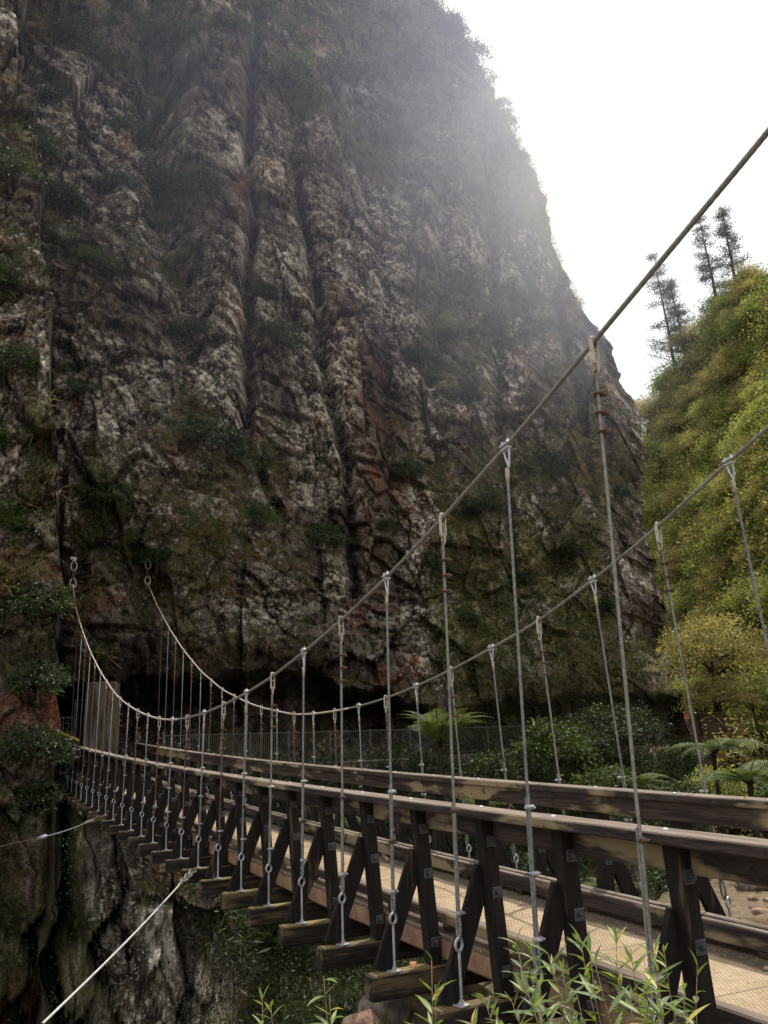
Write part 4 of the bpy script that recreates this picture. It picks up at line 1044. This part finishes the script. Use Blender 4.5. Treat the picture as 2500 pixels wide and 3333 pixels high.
for i, u in enumerate(us):
    z = camber(u)
    for src in (transom, post_n, post_f, brace_n, brace_f, block, block2):
        if first: src.location = (0, u, z); o = src
        else: o = copy_obj(src, bridge, (0, u, z))
        if src is transom or src is brace_n: o.rotation_euler = (0, random.uniform(-.006, .006), random.uniform(-.006, .006))
        if src is post_n:
            if i < 18:
                for zz in (1.02, .68, .17):
                    mesh_obj('bolt_plate', PLT, o, (post_x(zz)+.008, -.054, zz))
        if src is post_f and i < 9: mesh_obj('bolt_plate', PLT, o, (2.14, -.059, .62))
    for rail, x in ((near_rail, .23), (far_rail, 2.10)):
        mesh_obj('bolt_head', BH, rail, (x+random.uniform(-.02, .02), u+random.uniform(-.02, .02), z+1.2495 if x < 1 else z+1.2405))
    first = False

# ---- main cables
NCY = [-4, -2, 0, 1, 2.34, 3.61, 4.61, 5.61, 6.61, 7.61, 8.61, 9.61, 10.61, 11.61, 12.61, 13.61, 14.61, 15.61, 16.61, 17.61, 18.61, 19.61, 20.61, 22.61, 24.61, 26.61, 28.61, 29.5]
NCZ = [7.35, 6.42, 5.52, 5.08, 4.54, 4.08, 3.72, 3.40, 3.11, 2.87, 2.67, 2.49, 2.36, 2.26, 2.19, 2.155, 2.155, 2.20, 2.29, 2.41, 2.56, 2.74, 2.96, 3.54, 4.23, 5.07, 6.07, 6.86]
FCY = [-4, -2, 0, 2, 3.9, 4.61, 5.61, 6.61, 7.61, 8.61, 9.61, 10.61, 11.61, 12.61, 13.61, 14.61, 15.61, 16.61, 17.61, 18.61, 20.61, 22.61, 24.61, 26.61, 28.61, 30.4]
FCZ = [7.4, 6.5, 5.6, 4.80, 4.10, 3.86, 3.50, 3.20, 2.93, 2.74, 2.57, 2.43, 2.32, 2.25, 2.215, 2.205, 2.23, 2.33, 2.44, 2.59, 2.98, 3.57, 4.31, 5.21, 6.24, 7.22]
FCX = [1.85, 1.95, 2.05, 2.12, 2.17, 2.19, 2.25, 2.31, 2.36, 2.39, 2.42, 2.445, 2.47, 2.49, 2.505, 2.52, 2.53, 2.545, 2.555, 2.56, 2.57, 2.56, 2.565, 2.56, 2.57, 2.61]
def smooth_curve(y, z, n=1600, s=.55):
    yy = np.linspace(y[0], y[-1], n); zz = np.interp(yy, y, z); k = int(s/(yy[1]-yy[0])); ker = np.hanning(2*k+1); ker /= ker.sum()
    ext = np.concatenate([zz[0]-(zz[1]-zz[0])*np.arange(k, 0, -1), zz, zz[-1]+(zz[-1]-zz[-2])*np.arange(1, k+1)])
    return yy, np.convolve(ext, ker, 'valid')
ny, nz_ = smooth_curve(NCY, NCZ); fy, fz_ = smooth_curve(FCY, FCZ); _, fx_ = smooth_curve(FCY, FCX)
ncab = lambda u: np.array([.05, u, np.interp(u, ny, nz_)])
fcab = lambda u: np.array([np.interp(u, fy, fx_), u, np.interp(u, fy, fz_)])
def cable(fun, y0, y1, parent):
    yy = np.linspace(y0, y1, 500); return [fun(u) for u in yy]
cut = 14.2
for fun, ye, cutu in ((ncab, 29.45, 14.2), (fcab, 30.3, 13.)):
    o = mesh_obj('main_cable', rope_mesh('main_cable', cable(fun, -4, cutu, None), .0145, M['cable'], .016, 6, 9, 18), bridge)
    s = MB(); s.tube(cable(fun, cutu, ye, None)[::4], .0155, 10); s.obj('painted_length', M['cable_far'], o, smooth=True)
    e = fun(ye); d = fun(ye)-fun(ye-.5); d /= np.linalg.norm(d)
    k = MB(); p = Vector(e); D_ = Vector(d); k.tube([p-D_*.12, p, p+D_*.1], [.03, .045, .04], 10); k.obj('socket', M['galv'], o)
    for j in range(3):
        k = MB(); c = p+Vector((0, .07+.02*j, .12+.29*j)); 
        pts = [c+Vector((math.sin(t)*.09*(1 if j % 2 == 0 else .35), math.sin(t)*.05*(0 if j % 2 == 0 else 1.4), math.cos(t)*.16)) for t in np.linspace(0, 2*PI, 18, endpoint=False)]
        k.tube(pts, .024, 8, closed=True); k.obj('anchor_link', M['chain'] if j != 1 else M['rust'], o, smooth=True)
    k = MB(); c = p+Vector((0, .35, 1.0)); k.bar(c-Vector((.10, 0, 0)), c+Vector((.10, 0, 0)), .08, .10); k.bar(c-Vector((0, .3, .1)), c+Vector((0, .9, 0)), .10, .10); k.obj('anchor_plate', M['chain'], o)

# ---- hanger fittings
def eye_bolt():
    b = MB(); b.cyl((0, 0, 0), (0, 0, .34), .0105, 10); b.torus((0, 0, .375), .034, .0105, 'y', 18, 8, 1.15)
    b.bar((0, -.045, .005), (0, .045, .005), .09, .008, ch=.002); b.cyl((0, 0, .009), (0, 0, .032), .018, 6); return b.mesh('eye_bolt', M['galv'], False)
def clip(mat, s=1.):
    b = MB(); q = [(-.004, .019*math.cos(t), .0) for t in ()]
    pts = [Vector((.034*s, .019*s, 0)), Vector((0, .019*s, 0))]+[Vector((-.019*s*math.sin(t), .019*s*math.cos(t), 0)) for t in np.linspace(0, PI, 9)[1:-1]]+[Vector((0, -.019*s, 0)), Vector((.034*s, -.019*s, 0))]
    b.tube(pts, .0055*s, 7); b.bar((.014*s, -.033*s, 0), (.014*s, .033*s, 0), .016*s, .026*s, ch=.004)
    for y in (-.019*s, .019*s): b.cyl((.022*s, y, 0), (.037*s, y, 0), .0115*s, 6); b.cyl((.037*s, y, 0), (.050*s, y, 0), .0055*s, 8)
    return b.mesh('rope_clip', mat)
def clamp_new():
    b = MB(); b.bar((0, -.075, .024), (0, .075, .024), .06, .034, ch=.010); b.bar((0, -.06, -.024), (0, .06, -.024), .055, .022, ch=.006)
    for y in (-.045, .045):
        b.cyl((0, y, -.05), (0, y, .072), .009, 8); b.cyl((0, y, .041), (0, y, .060), .018, 6)
    b.tube([(0, -.040, -.03), (0, -.034, -.10), (0, -.012, -.19), (0, 0, -.22)], [.010]*4, 8); b.tube([(0, .040, -.03), (0, .034, -.10), (0, .012, -.19), (0, 0, -.22)], [.010]*4, 8)
    return b.mesh('cable_clamp', M['galv'])
def clamp_old():
    b = MB()
    for x in (-.026, .026): b.bar((x, 0, .03), (x, 0, -.20), .010, .050, (0, 1, 0), .003)
    b.tube([(x, 0, z) for x, z in ((-.026, .03), (-.02, .045), (0, .052), (.02, .045), (.026, .03))], .014, 8)
    b.cyl((-.04, 0, -.07), (.04, 0, -.07), .010, 8); b.cyl((-.04, 0, -.175), (.04, 0, -.175), .011, 8); b.torus((0, 0, -.235), .030, .010, 'x', 14, 7, 1.8)
    return b.mesh('strap_bracket', M['chain'])
b = MB(); b.tube([(0, 0, -.055), (0, 0, -.05), (0, 0, .05), (0, 0, .055)], [.012, .018, .018, .012], 12); SLV = b.mesh('sleeve', M['brass'], True)
EB, CLG, CLR, CLN, CLO = eye_bolt(), clip(M['galv']), clip(M['rust']), clamp_new(), clamp_old()

def hanger(i, side):
    u = UI(i); z0 = camber(u)
    base = Vector((.0 if side == 0 else 2.53, u-.02, z0)); top = Vector(ncab(u) if side == 0 else fcab(u))
    ax = top-base; L = ax.length; q = Vector((0, 0, 1)).rotation_difference(ax.normalized())
    new = (i % 2 == 1); near = i < 6
    hx = Vector((0, 1, 0)); r = .0096
    rot = random.uniform(-.5, .5)-.3
    def P(z, dy=0., dx=0.): return q @ Vector((dx, dy, z))
    off = .0112
    zd = 1.38 if new else 1.28+random.uniform(-.02, .05)
    topz = L-.23 if new else L-.20
    main = [P(.40, 0), P(.44, -.020), P(.50, -.022), P(.56, -off), P(.9, -off), P(zd-.1, -off), P(zd+.08, -.003), P(topz, 0)]
    loop = [P(.40, 0), P(.44, .020), P(.50, .022), P(.56, off), P(.9, off), P(zd-.1, off), P(zd, off+.002)]
    rm = M['rope'] if new else M['rust_rope']
    if not new and near: rm = M['cable']
    def rope(nm, pts):
        if near: return rope_mesh(nm, pts, r, rm, .009 if i < 2 else .014, 6, 8, 12, .16)
        s = MB(); s.tube(pts, r, 6); return s.mesh(nm, rm, True)
    h = mesh_obj('hanger', rope('hanger', main), bridge, base)
    mesh_obj('doubled_rope', rope('doubled_rope', loop), h)
    def put(nm, me, z, rx=0., dy=0.):
        o = mesh_obj(nm, me, h, P(z, dy)); o.rotation_mode = 'QUATERNION'; o.rotation_quaternion = q @ Matrix.Rotation(rx, 3, 'Z').to_quaternion(); return o
    e = mesh_obj('eye_bolt', EB, h, (0, 0, 0)); e.rotation_euler = (0, 0, .3)
    cm = CLG if (new or random.random() < .4) else CLR
    tr = -.9 if side == 0 else 2.2
    for z, m_ in ((.575, CLG), (.94 if new else None, CLG if random.random() < .75 else CLR), (zd-.06, CLG if (new or random.random() < .65) else CLR)):
        if z: put('rope_clip', m_, z, tr+random.uniform(-.5, .5)-.4)
    slope = (ncab(u+.1)-ncab(u-.1) if side == 0 else fcab(u+.1)-fcab(u-.1))
    t = mesh_obj('cable_clamp' if new else 'strap_bracket', CLN if new else CLO, h, top-base)
    t.rotation_euler = (math.atan2(slope[2], slope[1])*(.45 if new else .1), 0, 0); t.scale = (.72,)*3
    if new: put('sleeve', SLV, L-.205).scale = (.85, .85, .95)
    else:
        w = [P(L-.18, -.0), P(L-.24, .018), P(L-.32, .012), P(L-.75, .0125), P(L-.80, .02)]
        s = MB(); s.tube(w, r, 6); s.obj('tail_rope', M['rust_rope'], h, smooth=True)
        for k in range(3): put('rope_clip', CLR, L-.33-.12*k, random.uniform(-1, 1)).scale = (1.15, 1.15, 1.3)
for i in range(I0, I1+1):
    for side in (0, 1): hanger(i, side)

# ------------------------------------------------------------------ guy cables
def guy(name, A, B, chain_n, r, mat, lab, link_len=.15):
    A = Vector(A); B = Vector(B); t = empty(name, A); d = (B-A).normalized(); L = (B-A).length
    side = d.cross(Vector((0, 0, 1))).normalized(); up = side.cross(d)
    for k in range(chain_n):
        b = MB(); c = d*(link_len*.42+k*link_len*.72); e = side if k % 2 == 0 else up
        b.tube([c+d*math.cos(a)*link_len*.5+e*math.sin(a)*link_len*.25 for a in np.linspace(0, 2*PI, 18, endpoint=False)], link_len*.085, 7, closed=True); b.obj('chain_link', M['chain'], t, smooth=True)
    s0 = d*(link_len*.74*chain_n+.05); b = MB(); b.tube([s0-d*.08, s0, s0+d*.16, s0+d*.2], [r*1.1, r*2.0, r*1.9, r], 10); b.obj('socket', M['chain'], t, smooth=True)
    pts = [s0+d*(x*(L-s0.length))-Vector((0, 0, .03*math.sin(PI*x))) for x in np.linspace(0, 1, 24)]
    mesh_obj('guy_rope', rope_mesh('guy_rope', [tuple(p) for p in pts], r, mat, .03, 6, 9, 12, .12), t)
    tag(t, lab, 'guy cable'); return t
guy('guy_cable', (-.06, 12.6, .09), (-2.42, 7.75, -.24), 5, .0105, M['white_rope'], 'thick pale guy rope with chain links pulling down from a middle transom', .17)
b_end = Vector(W(-13.4, 20.9, -1.05))
g2 = guy('guy_cable', (-.1, 21.0, .22), (-1.05, 22.6, -.22), 2, .016, M['galv'], 'thin guy cable with grey turnbuckle running left from a far transom to the buttress', .12)
s = MB(); e0 = Vector((-1.05, 22.6, -.22))-Vector(g2.location); s.tube([e0, e0.lerp(b_end-Vector(g2.location), .5)-Vector((0, 0, .06)), b_end-Vector(g2.location)], .011, 6); s.obj('thin_rope', M['rust_rope'], g2, smooth=True)
s = MB(); d = (e0).normalized(); s.tube([e0-d*.12, e0-d*.06, e0+d*.10, e0+d*.25], [.03, .05, .045, .02], 10); s.obj('turnbuckle', M['white_rope'], g2, smooth=True)

# ------------------------------------------------------------------ stones and litter on the near bank
def stone(seed, mat, sx, sy, sz, loc, rz, lab, name='boulder'):
    bm = bmesh.new(); bmesh.ops.create_icosphere(bm, subdivisions=4, radius=1); r = random.Random(seed)
    pl = []
    for _ in range(11):
        n = Vector((r.gauss(0, 1), r.gauss(0, 1), r.gauss(0, 1))).normalized(); pl.append((n, r.uniform(.62, .92)))
    co_ = np.array([v.co for v in bm.verts])
    nz = fbm(co_[:, 0]*2+seed, co_[:, 1]*2+co_[:, 2]*1.5, seed, 4)-.5
    for v, k in zip(bm.verts, nz):
        for n, d in pl:
            s_ = v.co.dot(n)-d
            if s_ > 0: v.co -= n*s_*.85
        v.co *= 1+.18*k; v.co = Vector((v.co.x*sx, v.co.y*sy, v.co.z*sz))
    me = bpy.data.meshes.new(name); bm.to_mesh(me); bm.free(); me.materials.append(mat)
    o = mesh_obj(name, me, None, loc); o.rotation_euler = (r.uniform(-.3, .3), r.uniform(-.3, .3), rz); return tag(o, lab, 'rock')
for k, (R, F, sx, sy, sz, mt, lab) in enumerate([
    (-.13, 8.5, .24, .22, .22, 'stone', 'large lichen speckled boulder beside the end of the third nearest visible transom'),
    (-.32, 8.1, .20, .18, .17, 'red_stone', 'reddish stone leaning against the lichen speckled boulder'),
    (.36, 6.9, .30, .2, .16, 'red_stone', 'rusty red pale topped rock between the two nearest transom ends'),
    (.10, 6.6, .20, .17, .16, 'stone', 'grey rounded stone below the rusty red rock'),
    (-.20, 6.5, .32, .24, .10, 'red_stone', 'flat tan slab of rock at the bottom edge, left of the nearest transom end'),
    (-.10, 7.1, .10, .09, .09, 'stone', 'small white stone on the near bank between slab and transom'),
    (.22, 6.2, .22, .16, .12, 'stone', 'angular tan rock under the end of the nearest transom'),
    (8.3, 17.5, .8, .6, .45, 'stone', 'brown boulder on the stony bank at right, upper one'),
    (9.3, 18.3, .9, .7, .5, 'stone', 'broad boulder at the right edge of the stony bank'),
    (7.1, 18.0, .6, .5, .4, 'stone', 'boulder at the left end of the stony bank beyond the bridge'),
    (6.2, 16.0, .4, .4, .25, 'stone', 'low stone on the gravel beyond the far kerb'),
    (7.0, 15.2, .3, .3, .2, 'red_stone', 'small reddish stone on the gravel beyond the far kerb')]):
    g = on_ground(R, F)
    z = (g.z if g else -1)+sz*.3
    stone(60+k, M[mt], sx, sy, sz, Vector(W(R, F, z)), R*3, lab)
for k in range(26):
    R = random.uniform(-.9, .9); F = random.uniform(5.6, 8.6); g = on_ground(R, F)
    if g: s_ = random.uniform(.03, .08); stone(200+k, M['stone' if k % 3 else 'red_stone'], s_, s_*.8, s_*.6, g+Vector((0, 0, s_*.2)), k, 'small loose stone on the near bank under the bridge', 'loose_stone')['group'] = 'loose stones on the near bank'
for k in range(24):
    R = random.uniform(5., 9.6); F = random.uniform(12.5, 18.); g = on_ground(R, F)
    if g: s_ = random.uniform(.05, .16); stone(300+k, M['stone' if k % 3 else 'red_stone'], s_, s_*.8, s_*.5, g+Vector((0, 0, s_*.2)), k, 'loose stone on the gravel bank beyond the footbridge', 'loose_stone')['group'] = 'loose stones on the gravel bank'
def dead_leaf(loc, s_, rz, lab):
    b = MB(); n = 6
    for i in range(n+1):
        f = i/n; w = .42*math.sin(PI*f)**.8+.01; z = .16*math.sin(PI*f)+.1*f
        b.v += [(s_*(f-.5), -s_*w, z*s_+s_*.22*w), (s_*(f-.5), 0, z*s_), (s_*(f-.5), s_*w, z*s_+s_*.18*w)]
    for i in range(n): a = i*3; b.f += [(a, a+1, a+4, a+3), (a+1, a+2, a+5, a+4)]
    o = b.obj('fallen_leaf', M['dead'], None, loc); o.rotation_euler = (random.uniform(-.3, .3), random.uniform(-.6, .2), rz); tag(o, lab, 'leaf')
dead_leaf((.18, 6.62, .045), .07, 1., 'orange fallen leaf on top of the second nearest transom')
dead_leaf((2.10, 4.9, 1.256), .055, .3, 'orange fallen leaf lying on the far handrail at right')
dead_leaf((1.7, 10.2, .325), .09, 2., 'pale fallen leaf on the deck beside the far kerb')
for k in range(22):
    yy = 3.+14*random.random()**1.5; xx = random.choice([random.uniform(.62, .85), random.uniform(1.55, 1.83), random.uniform(.8, 1.7)])
    dead_leaf((xx, yy, .226+camber(yy)), random.uniform(.035, .06), random.uniform(0, 6), 'small dry leaf lying among the litter on the bridge deck'); COL.objects[-1]['group'] = 'dry leaves on the deck'
for R, F, rz in [(-.02, 6.0, 0), (.12, 5.8, 2.), (-.30, 6.0, 1.), (.7, 6.9, 3)]:
    g = on_ground(R, F)
    if g: dead_leaf(g+Vector((0, 0, .03)), .09, rz, 'orange fallen leaf among the stones of the near bank'); COL.objects[-1]['group'] = 'fallen leaves on the near bank'

# ------------------------------------------------------------------ willow leaved shrub in the foreground
def lance_leaves(P, D, N, L, Wd, colr, droop=.25):
    """long narrow leaves, four segments, curved and channelled"""
    n = len(P); D = D/np.linalg.norm(D, axis=1)[:, None]; S = np.cross(D, N); S /= np.linalg.norm(S, axis=1)[:, None]; U = np.cross(S, D)
    t = np.array([0, .12, .32, .55, .78, 1.]); w = np.array([.12, .55, 1., .92, .5, .02])
    V = np.zeros((n, 6, 3, 3))
    dr = droop*(rng.random(n)*1.6-.3)
    for i in range(6):
        c = P+D*(L*t[i])[:, None]-U*(L*dr*t[i]**2)[:, None]
        for j, sgn in enumerate((-1, 0, 1)): V[:, i, j] = c+S*(sgn*Wd*w[i]*.5)[:, None]+U*(abs(sgn)*Wd*w[i]*.22)[:, None]
    b = np.arange(n)[:, None]*18; F = []
    for i in range(5):
        for j in range(2): a = i*3+j; F.append(b+np.array([a, a+1, a+4, a+3]))
    F = np.stack(F, 1).reshape(-1, 4)
    C = np.ones((n, 6, 3, 4)); C[..., :3] = colr[:, None, None, :]; C[:, :, 1, :3] *= 1.35
    return V.reshape(-1, 3), F, np.clip(C, 0, 1).reshape(-1, 4)

def willow(name, root, shoots, lab, leaf_L=.085, dens=17, stem_r=.0035, seed=0):
    """shoots: tip points; stems rise from root, leaves crowd each shoot"""
    r = random.Random(seed); root = Vector(root); t = empty(name, root); b = MB(); PV, PF, PC, bb = [], [], [], 0
    for tip in shoots:
        tip = Vector(tip)-root; mid = tip*.55+Vector((r.uniform(-.06, .06), r.uniform(-.06, .06), -.10*tip.length+r.uniform(-.03, .03)))
        pts = []
        for f in np.linspace(0, 1, 12):
            p = mid*(2*f*(1-f))+tip*f*f; pts.append(p+Vector((.006*math.sin(f*17+seed), .006*math.cos(f*13), 0)))
        b.tube(pts, [stem_r*(1.25-.85*f) for f in np.linspace(0, 1, 12)], 6)
        n = dens+r.randint(-4, 4); f = 1-.30*rng.random(n)**1.25
        Pn = np.array([np.array(pts[0])]*n); A = np.array([tuple(p) for p in pts]); tt = np.linspace(0, 1, 12)
        P = np.stack([np.interp(f, tt, A[:, k]) for k in range(3)], -1)
        ax = A[-1]-A[-3]; ax /= np.linalg.norm(ax); ang = rng.random(n)*6.28
        e1 = np.cross(ax, [0, 0, 1.]); e1 = e1/(np.linalg.norm(e1)+1e-6); e2 = np.cross(ax, e1)
        rad = np.cos(ang)[:, None]*e1+np.sin(ang)[:, None]*e2
        op = np.interp(f, [.6, .93, 1.], [1.3, 1.0, .5])[:, None]
        D = ax*(1-.45*op)+rad*op+rng.normal(size=(n, 3))*.12
        N = ax*1.+np.array([0, 0, .6])+rng.normal(size=(n, 3))*.2
        L = leaf_L*np.interp(f, [.5, .9, 1.], [1.15, 1., .62])*(.75+.5*rng.random(n))
        col = colmix(n, (.085, .135, .035), (.20, .255, .075)); yl = rng.random(n) < .05; col[yl] = (.42, .36, .10)
        grey = rng.random(n) < .25; col[grey] = col[grey]*.4+np.array([.17, .20, .14])*.6
        V, F, C = lance_leaves(P, D, N, L, L*(.17+.05*rng.random(n)), col)
        PV.append(V); PF.append(F+bb); PC.append(C); bb += len(V)
    mesh_obj('foliage', np_mesh('foliage', np.concatenate(PV), np.concatenate(PF), M['willow'], np.concatenate(PC), smooth=True), t)
    b.obj('stems', M['twig'], t, smooth=True)
    tag(t, lab, 'shrub'); return t
def gz(x, y):
    h = ground_bvh.ray_cast(Vector((x, y, 40)), Vector((0, 0, -1)))[0]; return h.z if h else 0.
SH = [(-1.646, 2.403, 1.175), (-1.484, 2.562, 1.106), (-1.509, 2.437, 1.121), (-1.371, 2.552, 1.049), (-1.302, 2.534, 1.11), (-1.524, 2.207, 1.165), (-1.536, 2.172, 1.144), (-1.099, 2.598, 1.104), (-1.352, 2.273, 1.152), (-1.339, 2.247, 1.145), (-0.945, 2.645, 0.999), (-1.16, 2.342, 1.111), (-0.956, 2.527, 1.034), (-1.105, 2.319, 1.054), (-0.959, 2.373, 1.024), (-1.672, 2.347, 1.093), (-1.449, 2.615, 0.991), (-1.262, 2.704, 0.982), (-1.36, 2.483, 1.023), (-1.146, 2.547, 0.952), (-1.148, 2.493, 0.937), (-1.395, 2.141, 1.074), (-1.017, 2.496, 0.991), (-1.071, 2.392, 0.921), (-1.175, 2.217, 1.047), (-1.798, 2.317, 1.046), (-1.428, 2.785, 0.901), (-1.392, 2.459, 0.979), (-1.242, 2.577, 0.926), (-1.264, 2.713, 0.887), (-1.534, 2.719, 0.881), (-1.537, 2.883, 0.825), (-1.686, 2.546, 1.002), (-1.109, 2.575, 0.862), (-1.21, 2.347, 0.941), (-1.323, 2.787, 0.856)]
willow('willow_leaved_shrub', (-1.25, 2.35, gz(-1.25, 2.35)), [q for k, q in enumerate(SH) if k % 5 != 3], 'large willow leaved shrub with narrow fresh green leaves at the bottom right, before the bridge', .093, 15, .0030, 1)
willow('willow_leaved_shrub', (-1.90, 3.0, gz(-1.9, 3.0)), [(-2.161, 2.697, 1.089), (-2.12, 2.75, 1.02)], 'young leafy sprig below the transom ends, second from the left', .092, 16, .003, 2)
willow('willow_leaved_shrub', (-2.05, 3.05, gz(-2.05, 3.05)), [(-2.3, 2.878, 1.014), (-2.26, 2.914, 0.975)], 'leftmost small leafy sprig at the bottom edge of the view', .075, 13, .003, 3)
willow('willow_leaved_shrub', (-1.82, 2.68, gz(-1.82, 2.68)), [(-1.868, 2.551, 1.123), (-1.850, 2.567, 1.05)], 'upright single stemmed sprig in front of the nearest eye bolt', .09, 12, .003, 4)
willow('willow_leaved_shrub', (-2.0, 2.62, gz(-2.0, 2.62)), [(-2.075, 2.542, .985), (-2.10, 2.70, .955)], 'low sprig just showing at the bottom edge between two larger sprigs', .07, 7, .0025, 5)


# ------------------------------------------------------------------ added volumes standing in for lens glare and veiling haze
def glare_veil(name, R, F, z, rr, dens):
    t = NT('veil_scatter'); v = t.n('VolumeScatter'); v.inputs['Color'].default_value = (.72, .75, 1., 1); v.inputs['Anisotropy'].default_value = .55
    oc = t.n('TexCoord').outputs['Object']; ln = t.n('VectorMath', operation='DOT_PRODUCT'); t.l(oc, ln.inputs[0]); t.l(oc, ln.inputs[1])
    f = t.math('MAXIMUM', t.math('SUBTRACT', 1., ln.outputs['Value']), 0.); f = t.math('MULTIPLY', f, f)
    nz = t.ramp(t.noise(oc, 2.6, 3, .6), .25, .75); f = t.math('MULTIPLY', f, t.math('ADD', .5, nz))
    t.l(t.math('MULTIPLY', f, dens), v.inputs['Density']); t.l(v.outputs[0], t.out.inputs['Volume'])
    bm = bmesh.new(); bmesh.ops.create_icosphere(bm, subdivisions=3, radius=1.03); me = bpy.data.meshes.new(name); bm.to_mesh(me); bm.free(); me.materials.append(t.m)
    o = mesh_obj(name, me, None, W(R, F, z)); o.rotation_euler = (0, 0, -YAW); o.scale = rr; tag(o, kind='structure')
glare_veil('glare_veil', 5.8, 29, 24.5, (9.4, 8., 18.), .036)
glare_veil('glare_veil', 8.0, 33, 24.5, (5.2, 6., 11.5), .055)
glare_veil('glare_veil', -2.5, 21, 21., (12., 7., 17.), .0075)
